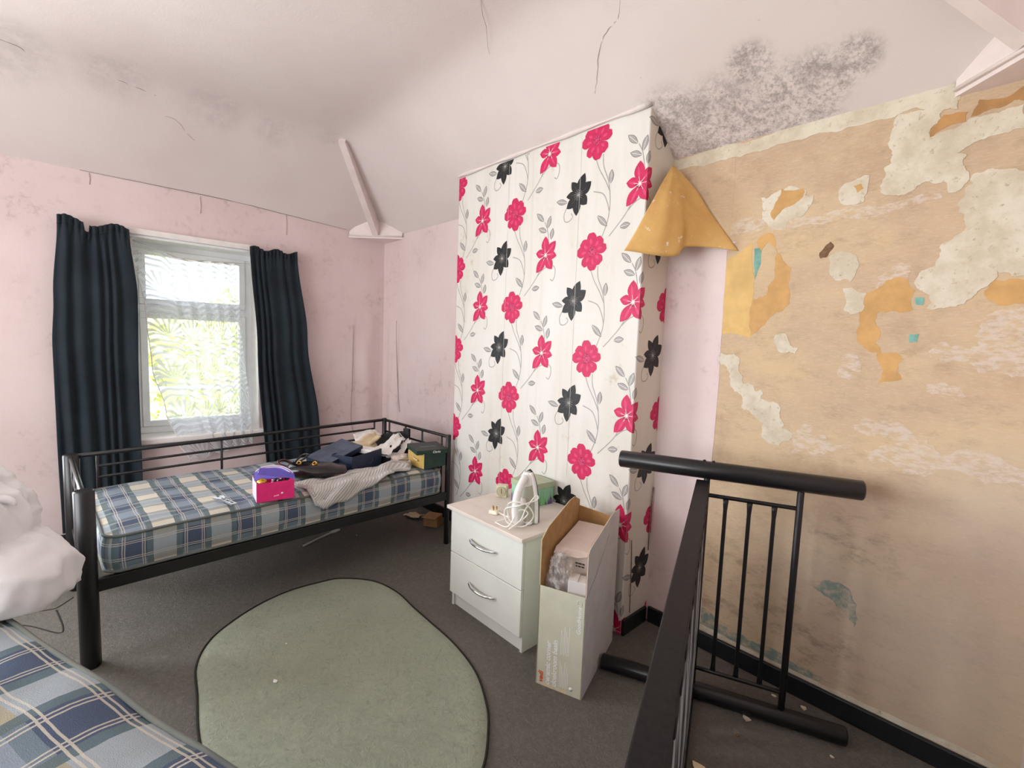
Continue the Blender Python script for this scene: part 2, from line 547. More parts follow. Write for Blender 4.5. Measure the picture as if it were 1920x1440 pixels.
def add_box(bm, a, b, bev=0.0, seg=2, mtx=None):
    r = bmesh.ops.create_cube(bm, size=1.0)
    c = [(a[i] + b[i]) / 2 for i in range(3)]
    s = [abs(b[i] - a[i]) for i in range(3)]
    for v in r['verts']:
        v.co = Vector((v.co.x * s[0] + c[0], v.co.y * s[1] + c[1], v.co.z * s[2] + c[2]))
    vs_ = r['verts']
    if bev > 0:
        es = set()
        for v in vs_:
            es.update(v.link_edges)
        q = bmesh.ops.bevel(bm, geom=list(es), offset=bev, segments=seg, affect='EDGES', profile=0.5)
        vs_ = list({v for f in q['faces'] for v in f.verts} | {v for v in vs_ if v.is_valid})
    if mtx is not None:
        for v in vs_:
            v.co = mtx @ v.co
    return vs_
def box(name, a, b, mat, parent=None, bev=0.0, seg=2, mtx=None, smooth=False):
    bm = bmesh.new()
    add_box(bm, a, b, bev, seg, mtx)
    return bmo(name, bm, mat, parent, smooth)
def smooth_path(pts, n=6, closed=False):
    P = [Vector(p) for p in pts]
    out = []
    m = len(P)
    rng_ = range(m if closed else m - 1)
    for i in rng_:
        p0 = P[(i - 1) % m] if (closed or i > 0) else P[i]
        p1, p2 = P[i], P[(i + 1) % m]
        p3 = P[(i + 2) % m] if (closed or i + 2 < m) else p2
        for j in range(n):
            t = j / n
            out.append(0.5 * ((2 * p1) + (-p0 + p2) * t + (2 * p0 - 5 * p1 + 4 * p2 - p3) * t * t + (-p0 + 3 * p1 - 3 * p2 + p3) * t ** 3))
    if not closed:
        out.append(P[-1])
    return out
def add_tube(bm, path, r, n=12, closed=False, caps=True):
    P = [Vector(p) for p in path]
    m = len(P)
    rings = []
    up = None
    for i, p in enumerate(P):
        if closed:
            d = P[(i + 1) % m] - P[i - 1]
        else:
            d = P[min(i + 1, m - 1)] - P[max(i - 1, 0)]
        d.normalize()
        if up is None:
            up = Vector((0, 0, 1)) if abs(d.z) < 0.9 else Vector((1, 0, 0))
        side = d.cross(up)
        if side.length < 1e-5:
            side = d.cross(Vector((0.3, 0.9, 0.1)))
        side.normalize()
        up = side.cross(d)
        up.normalize()
        rr = r(i / (m - 1)) if callable(r) else r
        rings.append([bm.verts.new(p + side * math.cos(2 * PI * k / n) * rr + up * math.sin(2 * PI * k / n) * rr) for k in range(n)])
    for i in range(m if closed else m - 1):
        a, b = rings[i], rings[(i + 1) % m]
        for k in range(n):
            bm.faces.new((a[k], a[(k + 1) % n], b[(k + 1) % n], b[k]))
    if caps and not closed:
        bm.faces.new(rings[0][::-1])
        bm.faces.new(rings[-1])
def tube(name, path, r, mat, parent=None, n=12, closed=False, smooth=True):
    bm = bmesh.new()
    add_tube(bm, path, r, n, closed)
    o = bmo(name, bm, mat, parent, smooth)
    me = o.data
    return o
def post(name, p, q, r, mat, parent=None, n=20, lip=0.004):
    """round tube with softly chamfered ends"""
    p, q = Vector(p), Vector(q)
    d = (q - p).normalized()
    pts = [p, p + d * lip, q - d * lip, q]
    rs = [r - lip, r, r, r - lip]
    bm = bmesh.new()
    up = Vector((0, 0, 1)) if abs(d.z) < 0.9 else Vector((1, 0, 0))
    s = d.cross(up).normalized()
    u = s.cross(d)
    rings = [[bm.verts.new(c + s * math.cos(2 * PI * k / n) * rr + u * math.sin(2 * PI * k / n) * rr) for k in range(n)] for c, rr in zip(pts, rs)]
    for a, b in zip(rings, rings[1:]):
        for k in range(n):
            f = bm.faces.new((a[k], a[(k + 1) % n], b[(k + 1) % n], b[k]))
            f.smooth = True
    bm.faces.new(rings[0])
    bm.faces.new(rings[-1])
    return bmo(name, bm, mat, parent)
def lathe(name, prof, mat, parent=None, n=28, mtx=None, smooth=True):
    bm = bmesh.new()
    rings = []
    for r, z in prof:
        ring = []
        for k in range(n):
            v = Vector((r * math.cos(2 * PI * k / n), r * math.sin(2 * PI * k / n), z))
            ring.append(bm.verts.new(mtx @ v if mtx else v))
        rings.append(ring)
    for a, b in zip(rings, rings[1:]):
        for k in range(n):
            bm.faces.new((a[k], a[(k + 1) % n], b[(k + 1) % n], b[k]))
    bm.faces.new(rings[0])
    bm.faces.new(rings[-1])
    return bmo(name, bm, mat, parent, smooth)
def prism(bm, poly, h0, h1, place):
    """extrude a 2D polygon between two heights; place(x, y, h) -> Vector"""
    a = [bm.verts.new(place(x, y, h0)) for x, y in poly]
    b = [bm.verts.new(place(x, y, h1)) for x, y in poly]
    n = len(poly)
    bm.faces.new(b)
    bm.faces.new(a[::-1])
    for i in range(n):
        bm.faces.new((a[i], a[(i + 1) % n], b[(i + 1) % n], b[i]))
def thing(name, label, cat, loc=(0, 0, 0), rotz=0.0, group=None):
    o = bpy.data.objects.new(name, None)
    o.empty_display_size = 0.1
    COL.objects.link(o)
    o.location = loc
    o.rotation_euler = (0, 0, rotz)
    o['label'] = label
    o['category'] = cat
    if group:
        o['group'] = group
    return o
def tag(o, label, cat, group=None):
    o['label'] = label
    o['category'] = cat
    if group:
        o['group'] = group
    return o
def struct(o, label=None):
    o['kind'] = 'structure'
    if label:
        o['label'] = label
    return o
def text_mesh(name, s, size, mat, parent, place, shear=0.0, bold=0.0, align='LEFT'):
    """flat lettering; place(x, y) -> Vector in parent's space"""
    cu = bpy.data.curves.new(name, 'FONT')
    cu.body = s
    cu.size = size
    cu.shear = shear
    cu.offset = bold
    cu.align_x = align
    cu.resolution_u = 3
    o = bpy.data.objects.new(name, cu)
    COL.objects.link(o)
    dg = bpy.context.evaluated_depsgraph_get()
    me = bpy.data.meshes.new_from_object(o.evaluated_get(dg))
    bpy.data.objects.remove(o)
    for v in me.vertices:
        v.co = place(v.co.x, v.co.y)
    me.materials.clear()
    return link(name, me, mat, parent)

# ------------------------------------------------------------------ room shell
WX, WY, CY = -4.32, 2.29, 2.047          # window wall, back wall, chimney face
CX0, CX1 = -2.79, -1.288                  # chimney breast sides
RX, FY = 0.125, -2.60                     # right wall, wall behind the camera

struct(box('floor', (-4.6, -2.8, -0.12), (1.8, 2.5, 0.0), M['carpet']), 'dark grey-brown worn fitted carpet')

def walls(name, boxes, mat):
    bm = bmesh.new()
    for a, b in boxes:
        add_box(bm, a, b)
    return bmo(name, bm, mat)
WIN_Y0, WIN_Y1, WIN_Z0, WIN_Z1 = 0.345, 1.165, 0.655, 2.15
SW0, SW1, SWZ0, SWZ1 = -2.22, -0.78, 0.67, 2.17
wall_left = struct(walls('wall_left', [((-4.62, -2.8, 0), (WX, SW0, 3.2)), ((-4.62, SW1, 0), (WX, WIN_Y0, 3.2)), ((-4.62, SW0, 0), (WX, SW1, SWZ0)), ((-4.62, SW0, SWZ1), (WX, SW1, 3.2)), ((-4.62, WIN_Y1, 0), (WX, 2.5, 3.2)),
    ((-4.62, WIN_Y0, 0), (WX, WIN_Y1, WIN_Z0)), ((-4.62, WIN_Y0, WIN_Z1), (WX, WIN_Y1, 3.2))], M['pink']), 'pale pink painted window wall')
wall_back = struct(walls('wall_back', [((-1.0, WY, 0), (1.8, 2.5, 3.2))], M['brown']), 'stripped back wall of torn brown paper and bare plaster')
wall_alcove = struct(walls('wall_alcove', [((-4.5, WY, 0), (-1.0, 2.5, 3.2))], M['pink']), 'pale pink back wall beside the chimney breast')
wall_chimney = struct(box('wall_chimney', (CX0, CY, 0), (CX1, WY + 0.02, 3.1), M['wallpaper'], bev=0.004, seg=1), 'chimney breast papered with crimson and black flowers')
DOOR0, DOOR1 = -1.0, 1.0
struct(walls('wall_right', [((RX, DOOR1, 0), (RX + 0.1, 2.4, 3.2)), ((RX, -2.7, 0), (RX + 0.1, DOOR0, 3.2)), ((RX, DOOR0, 2.1), (RX + 0.1, DOOR1, 3.2))], M['pink']), 'pink wall with the doorway')
struct(walls('wall_landing', [((1.6, -1.4, 0), (1.7, 1.4, 2.6)), ((RX + 0.1, 1.3, 0), (1.7, 1.4, 2.6)), ((RX + 0.1, -1.4, 0), (1.7, -1.3, 2.6)), ((RX + 0.1, -1.4, 2.5), (1.7, 1.4, 2.6))], M['pink']), 'pink landing walls')
RWX0, RWX1, RWZ0, RWZ1 = -3.25, -0.75, 0.82, 2.28
struct(walls('wall_front', [((-4.5, FY - 0.2, 0), (RWX0, FY, 3.2)), ((RWX1, FY - 0.2, 0), (RX + 0.2, FY, 3.2)), ((RWX0, FY - 0.2, 0), (RWX1, FY, RWZ0)), ((RWX0, FY - 0.2, RWZ1), (RWX1, FY, 3.2))], M['pink']), 'pink wall behind the photographer')

# coved ceiling: flat middle, slopes above the window wall, the back wall and the right wall
def softmin(vals, k=0.035):
    m = min(vals)
    return m - k * math.log(sum(math.exp(-(v - m) / k) for v in vals)) + 0.0
def ceil_z(x, y):
    ea = 2.45 + 0.07 * max(0.0, min(1.0, (2.25 - y) / 1.3))
    s = 0.72
    return softmin([2.975, ea + s * (x - WX), 2.452 + s * (WY - y), 2.452 + s * (RX - x)])
nx, ny = 96, 104
xs = [-4.42 + (0.2 + 4.42) * i / nx for i in range(nx + 1)]
ys = [-2.72 + (2.38 + 2.72) * j / ny for j in range(ny + 1)]
cv = [(x, y, ceil_z(x, y) + 0.004 * noise.noise(Vector((x * 2, y * 2, 0)))) for y in ys for x in xs]
cf = [(j * (nx + 1) + i, (j + 1) * (nx + 1) + i, (j + 1) * (nx + 1) + i + 1, j * (nx + 1) + i + 1) for j in range(ny) for i in range(nx)]
ceiling = struct(pyd('ceiling', cv, cf, M['ceiling'], smooth=True), 'pale pink coved ceiling with black mould by the back wall')
sol = ceiling.modifiers.new('thick', 'SOLIDIFY')
sol.thickness = 0.08
sol.offset = 1.0 if ceiling.data.polygons[0].normal.z > 0 else -1.0

def crack(pts, r, mat, parent, jitter=0.004):
    P = smooth_path(pts, 5)
    r *= 0.55
    P = [p + Vector((random.uniform(-1, 1), random.uniform(-1, 1), 0)) * jitter for p in P]
    return tube('crack', P, lambda t: r * (0.4 + 0.6 * math.sin(PI * min(1, max(0.05, t)))) + 0.0003, mat, parent, n=5)
def on_ceiling(pts):
    return [(x, y, ceil_z(x, y) - 0.0005) for x, y in pts]
crack(on_ceiling([(-1.22, 1.66), (-1.26, 1.72), (-1.33, 1.74), (-1.4, 1.78), (-1.48, 1.87), (-1.53, 1.92)]), 0.002, M['seam'], ceiling)
crack(on_ceiling([(-3.86, 0.46), (-3.86, 0.56), (-3.93, 0.64), (-3.97, 0.72)]), 0.002, M['seam'], ceiling)
crack(on_ceiling([(-3.72, 0.2), (-3.73, 0.32), (-3.75, 0.45)]), 0.0015, M['crack'], ceiling)
crack(on_ceiling([(-3.7, -0.25), (-3.71, -0.14), (-3.75, -0.08)]), 0.0022, M['crack'], ceiling)
crack(on_ceiling([(-1.6, 1.25), (-1.75, 1.38), (-1.95, 1.6)]), 0.001, M['crack'], ceiling)
# gap line where the ceiling meets the window wall
crack([(WX + 0.004, y, ceil_z(WX, y) + 0.0005) for y in (0.1, 0.4, 0.7, 1.0, 1.3, 1.6, 1.9)], 0.003, M['crack'], ceiling, 0.002)
# raised plaster bead above the chimney breast
bead = tube('plaster_bead', [(x, CY - 0.012, ceil_z(x, CY - 0.012) - 0.002 + 0.003 * noise.noise(Vector((x * 9, 0, 0)))) for x in [CX0 + 0.01 + 0.06 * i for i in range(26)]], lambda t: 0.009 + 0.004 * math.sin(t * 21), M['ceiling'], ceiling, n=8)

# paper seams and loose paper on the pink walls
for y, z0, z1 in ((0.145, 2.44, 2.515), (0.77, 2.38, 2.505), (1.385, 2.33, 2.495)):
    tube('paper_seam', [(WX + 0.001, y, z1), (WX + 0.002, y + 0.004, (z0 + z1) / 2), (WX + 0.001, y, z0)], 0.0022, M['seam'], wall_left, n=5)
tube('paper_seam', smooth_path([(WX + 0.001, 1.98, 1.6), (WX + 0.003, 1.975, 1.3), (WX + 0.003, 1.97, 1.05), (WX + 0.002, 1.96, 0.7), (WX + 0.002, 2.0, 0.55)], 5), 0.0025, M['seam'], wall_left, n=5)
def loose_paper(name, y0, y1, z0, z1, bulge, parent, axis):
    v, f, uv = [], [], []
    n, m = 10, 16
    for j in range(m + 1):
        for i in range(n + 1):
            s, t = i / n, j / m
            a = y0 + (y1 - y0) * s
            b = z0 + (z1 - z0) * t
            d = 0.002 + bulge * math.sin(PI * s) ** 2 * math.sin(PI * t) ** 0.5 * (0.7 + 0.5 * noise.noise(Vector((s * 3, t * 4, y0))))
            v.append((WX + d, a, b) if axis == 'x' else (a, WY - d, b))
    for j in range(m):
        for i in range(n):
            f.append((j * (n + 1) + i, j * (n + 1) + i + 1, (j + 1) * (n + 1) + i + 1, (j + 1) * (n + 1) + i))
    return pyd(name, v, f, M['pink'], parent, smooth=True)
loose_paper('loose_paper', 2.0, 2.24, 0.55, 1.75, 0.03, wall_left, 'x')
loose_paper('loose_paper', -4.25, -4.02, 0.5, 1.65, 0.035, wall_alcove, 'y')
tube('paper_seam', smooth_path([(-4.06, WY - 0.004, 1.66), (-4.045, WY - 0.008, 1.4), (-4.0, WY - 0.01, 0.95), (-3.97, WY - 0.01, 0.8)], 5), 0.003, M['seam'], wall_alcove, n=5)

# skirting boards
struct(box('baseboard_back', (-1.27, WY - 0.018, 0), (RX, WY, 0.085), M['skirting'], bev=0.004), 'dark painted skirting board under the stripped wall')
struct(box('baseboard_alcove', (WX, WY - 0.018, 0), (CX0, WY, 0.085), M['skirting'], bev=0.004), 'dark skirting board in the alcove')
struct(box('baseboard_left', (WX, FY, 0), (WX + 0.018, WY - 0.02, 0.09), M['skirting'], bev=0.004), 'dark skirting board under the window')
struct(box('baseboard_chimney', (CX1, CY + 0.004, 0), (CX1 + 0.016, WY - 0.02, 0.085), M['skirting'], bev=0.004), 'dark skirting board on the side of the chimney breast')

# corner brackets and boxed hip rafters (left corner and right corner)
def corner_bracket(name, cx, sx, hmax=0.12):
    leg = 0.35
    root = thing(name, '', '', (cx, WY, 0))
    del root['category']
    a = Vector((sx * 0.001, -leg, 0)); b = Vector((sx * leg, -0.001, 0))
    # valance board across the corner
    bm = bmesh.new()
    d = (b - a).normalized()
    nrm = Vector((sx, -1, 0)).normalized()
    th = 0.014
    zb = 2.418
    def zc(p):
        return ceil_z(cx + p.x, WY + p.y) + 0.012
    N = 14
    fr, bk = [], []
    for i in range(N + 1):
        p = a + (b - a) * (i / N)
        top = min(zc(p), 2.46 + hmax * min(1, 3.2 * min(i, N - i) / N))
        fr.append((bm.verts.new(p + nrm * th + Vector((0, 0, zb))), bm.verts.new(p + nrm * th + Vector((0, 0, top)))))
        bk.append((bm.verts.new(p + Vector((0, 0, zb))), bm.verts.new(p + Vector((0, 0, top)))))
    for i in range(N):
        bm.faces.new((fr[i][0], fr[i + 1][0], fr[i + 1][1], fr[i][1]))
        bm.faces.new((bk[i][0], bk[i][1], bk[i + 1][1], bk[i + 1][0]))
        bm.faces.new((fr[i][1], fr[i + 1][1], bk[i + 1][1], bk[i][1]))
        bm.faces.new((fr[i][0], bk[i][0], bk[i + 1][0], fr[i + 1][0]))
    bmo('valance', bm, M['pink_gloss'], root)
    # bottom board: triangle with a small moulding
    bm = bmesh.new()
    prism(bm, [(0, 0), (sx * 0.0, -leg - 0.012), (sx * (leg + 0.012), 0)], 2.404, 2.42, lambda x, y, h: Vector((x, y, h)))
    bmo('shelf_board', bm, M['pink_gloss'], root)
    tube('moulding', [a + nrm * 0.018 + Vector((0, 0, 2.424)), b + nrm * 0.018 + Vector((0, 0, 2.424))], 0.007, M['pink_gloss'], root, n=8)
    # boxed hip rafter
    p0 = Vector((sx * 0.20, -0.20, 2.425)); p1 = Vector((sx * 0.76, -0.76, 2.925))
    ax = (p1 - p0).normalized()
    side = Vector((sx * 1, 1, 0)).normalized() * 0.026
    up = side.cross(ax).normalized()
    if up.z < 0:
        up = -up
    bm = bmesh.new()
    r0 = [bm.verts.new(p0 + s * side + h * up) for s, h in ((-1, 0), (1, 0), (1, 0.16), (-1, 0.16))]
    r1 = [bm.verts.new(p1 + s * side + h * up) for s, h in ((-1, 0), (1, 0), (1, 0.10), (-1, 0.10))]
    for i in range(4):
        bm.faces.new((r0[i], r0[(i + 1) % 4], r1[(i + 1) % 4], r1[i]))
    bm.faces.new(r0[::-1]); bm.faces.new(r1)
    bmo('hip_rafter', bm, M['pink_gloss'], root)
    return root
t1 = corner_bracket('trim_1', WX, 1)
struct(t1, 'pale pink corner bracket and boxed hip rafter above the window side corner')
t2 = corner_bracket('trim_2', RX, -1, 0.3)
struct(t2, 'pale pink corner bracket at the right end of the stripped wall')

# ------------------------------------------------------------------ stripped wall: paint and plaster patches
PATCH = {"W1": [[-1.297, 2.455], [-1.048, 2.46], [-0.678, 2.46], [-0.429, 2.46], [-0.232, 2.46], [-0.222, 2.393], [-0.297, 2.387], [-0.386, 2.396], [-0.398, 2.388], [-0.644, 2.402], [-0.905, 2.393], [-1.164, 2.392], [-1.282, 2.398]], "W2": [[-0.386, 2.396], [-0.297, 2.387], [-0.229, 2.402], [-0.222, 2.36], [-0.271, 2.36], [-0.274, 2.327], [-0.296, 2.303], [-0.289, 2.285], [-0.198, 2.312], [-0.15, 2.319], [-0.064, 2.327], [-0.057, 2.249], [-0.091, 2.245], [-0.148, 2.239], [-0.191, 2.225], [-0.218, 2.21], [-0.186, 2.198], [-0.184, 2.146], [-0.19, 2.087], [-0.223, 2.079], [-0.239, 2.12], [-0.288, 2.131], [-0.335, 2.101], [-0.394, 2.105], [-0.424, 2.143], [-0.416, 2.207], [-0.393, 2.25], [-0.409, 2.287], [-0.404, 2.341]], "W3": [[-0.855, 2.184], [-0.796, 2.192], [-0.745, 2.21], [-0.684, 2.188], [-0.677, 2.16], [-0.644, 2.153], [-0.66, 2.102], [-0.708, 2.073], [-0.739, 2.032], [-0.784, 2.038], [-0.843, 2.086]], "O8": [[-0.771, 2.206], [-0.684, 2.188], [-0.685, 2.152], [-0.705, 2.137], [-0.729, 2.123], [-0.763, 2.111], [-0.791, 2.073], [-0.808, 2.109], [-0.793, 2.144]], "W4": [[-0.541, 2.176], [-0.477, 2.196], [-0.459, 2.188], [-0.461, 2.126], [-0.469, 2.094], [-0.534, 2.093], [-0.555, 2.119]], "O9": [[-0.507, 2.161], [-0.482, 2.164], [-0.473, 2.145], [-0.494, 2.132]], "S5": [[-1.021, 2.078], [-0.843, 2.086], [-0.556, 2.079], [-0.247, 2.084], [-0.24, 2.063], [-0.538, 2.046], [-0.784, 2.033], [-0.986, 2.032]], "S5b": [[-0.552, 2.074], [-0.446, 2.073], [-0.415, 2.034], [-0.462, 2.017], [-0.538, 2.046]], "W6": [[-0.161, 2.133], [-0.118, 2.138], [-0.066, 2.126], [-0.01, 2.106], [0.019, 1.789], [-0.034, 1.772], [-0.077, 1.797], [-0.124, 1.718], [-0.149, 1.688], [-0.2, 1.674], [-0.248, 1.676], [-0.28, 1.749], [-0.273, 1.813], [-0.228, 1.856], [-0.226, 1.903], [-0.187, 1.929], [-0.175, 1.98], [-0.188, 2.004], [-0.181, 2.056], [-0.163, 2.097]], "W7": [[-0.571, 1.892], [-0.527, 1.913], [-0.477, 1.891], [-0.474, 1.813], [-0.487, 1.787], [-0.54, 1.795], [-0.564, 1.846]], "W8": [[-0.511, 1.762], [-0.478, 1.765], [-0.432, 1.741], [-0.437, 1.715], [-0.441, 1.668], [-0.5, 1.673], [-0.496, 1.718]], "S9": [[-0.402, 1.799], [-0.358, 1.837], [-0.3, 1.844], [-0.294, 1.775], [-0.309, 1.792], [-0.328, 1.793], [-0.373, 1.78], [-0.388, 1.713], [-0.42, 1.715]], "W10": [[-0.748, 1.572], [-0.703, 1.577], [-0.682, 1.53], [-0.651, 1.516], [-0.662, 1.492], [-0.715, 1.495], [-0.745, 1.533]], "S11": [[-0.493, 1.495], [-0.456, 1.505], [-0.423, 1.454], [-0.434, 1.409], [-0.493, 1.405], [-0.5, 1.44]], "S12": [[-0.106, 1.634], [-0.075, 1.656], [0.029, 1.676], [0.049, 1.455], [-0.037, 1.456], [-0.103, 1.474], [-0.183, 1.477], [-0.221, 1.499], [-0.229, 1.523], [-0.196, 1.556], [-0.142, 1.542], [-0.098, 1.543]], "W13": [[-0.981, 1.484], [-0.918, 1.482], [-0.89, 1.442], [-0.869, 1.377], [-0.863, 1.344], [-0.82, 1.34], [-0.81, 1.316], [-0.788, 1.327], [-0.785, 1.286], [-0.754, 1.274], [-0.701, 1.256], [-0.693, 1.202], [-0.687, 1.163], [-0.643, 1.147], [-0.654, 1.113], [-0.695, 1.082], [-0.739, 1.09], [-0.772, 1.125], [-0.768, 1.166], [-0.809, 1.201], [-0.867, 1.235], [-0.871, 1.293], [-0.923, 1.33], [-0.931, 1.389], [-0.976, 1.428]], "S14": [[-0.657, 1.144], [-0.567, 1.205], [-0.589, 1.156], [-0.524, 1.159], [-0.51, 1.139], [-0.437, 1.152], [-0.422, 1.108], [-0.506, 1.095], [-0.562, 1.065], [-0.591, 1.094], [-0.65, 1.059], [-0.64, 1.108]], "S15": [[-0.431, 1.218], [-0.364, 1.246], [-0.271, 1.236], [-0.203, 1.207], [-0.18, 1.172], [-0.141, 1.153], [0.07, 1.149], [0.076, 1.079], [-0.043, 1.073], [-0.182, 1.072], [-0.285, 1.083], [-0.362, 1.08], [-0.376, 1.113], [-0.4, 1.13], [-0.291, 1.151], [-0.288, 1.179], [-0.387, 1.182], [-0.429, 1.197]], "S16": [[-0.225, 1.401], [-0.187, 1.414], [-0.134, 1.397], [-0.113, 1.368], [-0.13, 1.347], [-0.183, 1.366], [-0.223, 1.375]], "Y1": [[-0.983, 1.924], [-0.929, 1.949], [-0.874, 1.992], [-0.856, 1.832], [-0.85, 1.56], [-0.983, 1.574], [-0.987, 1.841]], "O2": [[-0.859, 1.99], [-0.81, 2.023], [-0.78, 1.99], [-0.767, 1.931], [-0.708, 1.859], [-0.701, 1.707], [-0.755, 1.67], [-0.851, 1.57], [-0.854, 1.732], [-0.798, 1.749], [-0.768, 1.825], [-0.768, 1.941], [-0.807, 1.984], [-0.832, 1.938]], "T1": [[-0.864, 1.961], [-0.838, 1.958], [-0.832, 1.889], [-0.851, 1.821]], "O3": [[-0.399, 1.756], [-0.374, 1.784], [-0.308, 1.788], [-0.285, 1.742], [-0.286, 1.677], [-0.337, 1.67], [-0.391, 1.662], [-0.388, 1.551], [-0.364, 1.509], [-0.295, 1.487], [-0.296, 1.412], [-0.368, 1.388], [-0.378, 1.509], [-0.445, 1.55], [-0.443, 1.698]], "O4": [[-0.103, 1.732], [-0.085, 1.768], [-0.044, 1.769], [0.022, 1.746], [0.027, 1.697], [-0.041, 1.681], [-0.09, 1.701]], "B5": [[-0.289, 2.285], [-0.291, 2.309], [-0.259, 2.353], [-0.196, 2.344], [-0.198, 2.312], [-0.255, 2.306]], "B6": [[-0.171, 2.376], [-0.035, 2.385], [-0.03, 2.33], [-0.156, 2.332], [-0.188, 2.324], [-0.18, 2.35]], "T2": [[-0.283, 1.717], [-0.258, 1.716], [-0.259, 1.688], [-0.277, 1.689]], "T3": [[-0.287, 1.583], [-0.259, 1.583], [-0.263, 1.554], [-0.285, 1.55]], "T4": [[-0.515, 0.505], [-0.481, 0.55], [-0.437, 0.558], [-0.388, 0.545], [-0.358, 0.492], [-0.35, 0.436], [-0.36, 0.399], [-0.384, 0.427], [-0.429, 0.46], [-0.453, 0.483], [-0.488, 0.496]], "T5": [[-0.999, 0.199], [-0.932, 0.196], [-0.853, 0.161], [-0.78, 0.158], [-0.709, 0.148], [-0.611, 0.155], [-0.504, 0.136], [-0.422, 0.12], [-0.467, 0.105], [-0.607, 0.105], [-0.775, 0.103], [-0.902, 0.108], [-0.994, 0.117]], "D1": [[-0.605, 1.913], [-0.569, 1.954], [-0.555, 1.934], [-0.579, 1.892], [-0.599, 1.89]], "C1": [[-0.998, 0.115], [-0.886, 0.112], [-0.574, 0.104], [-0.257, 0.106], [0.12, 0.106], [0.12, 0.086], [-0.572, 0.086], [-0.884, 0.086], [-0.996, 0.086]]}
from mathutils.geometry import delaunay_2d_cdt
def patch_mesh(name, poly, h, mat, parent):
    n = len(poly)
    vo, eo, fo = delaunay_2d_cdt([Vector(p) for p in poly], [(i, (i + 1) % n) for i in range(n)], [], 1, 1e-5)[:3]
    bm = bmesh.new()
    top = [bm.verts.new((p.x, WY - h, p.y)) for p in vo]
    for f in fo:
        try:
            bm.faces.new([top[i] for i in f])
        except ValueError:
            pass
    be_ = [e for e in bm.edges if len(e.link_faces) == 1]
    r = bmesh.ops.extrude_edge_only(bm, edges=be_)
    for g in r['geom']:
        if isinstance(g, bmesh.types.BMVert):
            g.co.y = WY + 0.001
    return bmo(name, bm, mat, parent)
def rough_outline(poly, amp, depth=3):
    P = [Vector(p) for p in poly]
    for _ in range(depth):
        Q = []
        for i, p in enumerate(P):
            q = P[(i + 1) % len(P)]
            d = q - p
            Q.append(p)
            if d.length > 0.004:
                nrm = Vector((-d.y, d.x)) / max(d.length, 1e-6)
                Q.append(p + d * random.uniform(0.4, 0.6) + nrm * random.uniform(-amp, amp) * min(d.length, 0.08) / 0.08)
        P = Q
        amp *= 0.75
    return [(p.x, p.y) for p in P]
ORDER = [('S5', 'scuff', .0006, .012), ('S5b', 'scuff', .0009, .012), ('S9', 'scuff', .0008, .012), ('S11', 'scuff', .0008, .012), ('S12', 'scuff', .0008, .02), ('S14', 'scuff', .0007, .015), ('S15', 'scuff', .0011, .02), ('S16', 'scuff', .0007, .015),
         ('Y1', 'yellow_paper', .0009, .006), ('O2', 'orange', .0010, .01), ('O3', 'orange', .0010, .014), ('O4', 'orange', .0010, .012), ('B5', 'umber', .0012, .01), ('B6', 'umber', .0012, .012), ('T4', 'teal', .0009, .012), ('T5', 'teal', .0009, .01), ('C1', 'plaster', .0012, .004),
         ('W1', 'plaster', .0016, .01), ('W2', 'plaster', .0022, .014), ('W3', 'plaster', .0018, .016), ('W4', 'plaster', .0018, .01), ('W6', 'plaster', .0024, .016), ('W7', 'plaster', .0018, .01), ('W8', 'plaster', .0018, .012), ('W10', 'plaster', .0022, .01), ('W13', 'plaster', .0018, .014),
         ('O8', 'orange', .0022, .008), ('O9', 'orange', .0022, .005), ('T1', 'turq', .0013, .004), ('T2', 'turq', .0013, .006), ('T3', 'turq', .0013, .006), ('D1', 'dark_hole', .0013, .006)]
NAME = {'scuff': 'scuffed_patch', 'plaster': 'plaster_patch', 'orange': 'orange_paint_patch', 'yellow_paper': 'yellow_paper_patch', 'umber': 'brown_paint_patch', 'teal': 'teal_paint_patch', 'turq': 'turquoise_paint_patch', 'dark_hole': 'plaster_hole'}
for key, mk, h, amp in ORDER:
    poly = rough_outline(PATCH[key], amp * 1.5, 5)
    patch_mesh(NAME[mk], poly, h, M[mk], wall_back)
# ragged edge of the torn pink paper: brown backing shows right of it
patch_mesh('torn_paper_edge', rough_outline([(-1.0, 0.086), (-0.985, 0.086), (-0.985, 1.0), (-0.987, 1.96), (-0.95, 2.0), (-1.0, 2.02)], 0.004, 4), 0.0014, M['pink'], wall_back)
# brown backing continues above the peel, left of the straight edge
patch_mesh('paper_backing', rough_outline([(-1.288, 2.46), (-1.288, 2.05), (-1.1, 2.0), (-0.98, 1.98), (-0.98, 2.46)], 0.006, 3), 0.0007, M['brown'], wall_back)

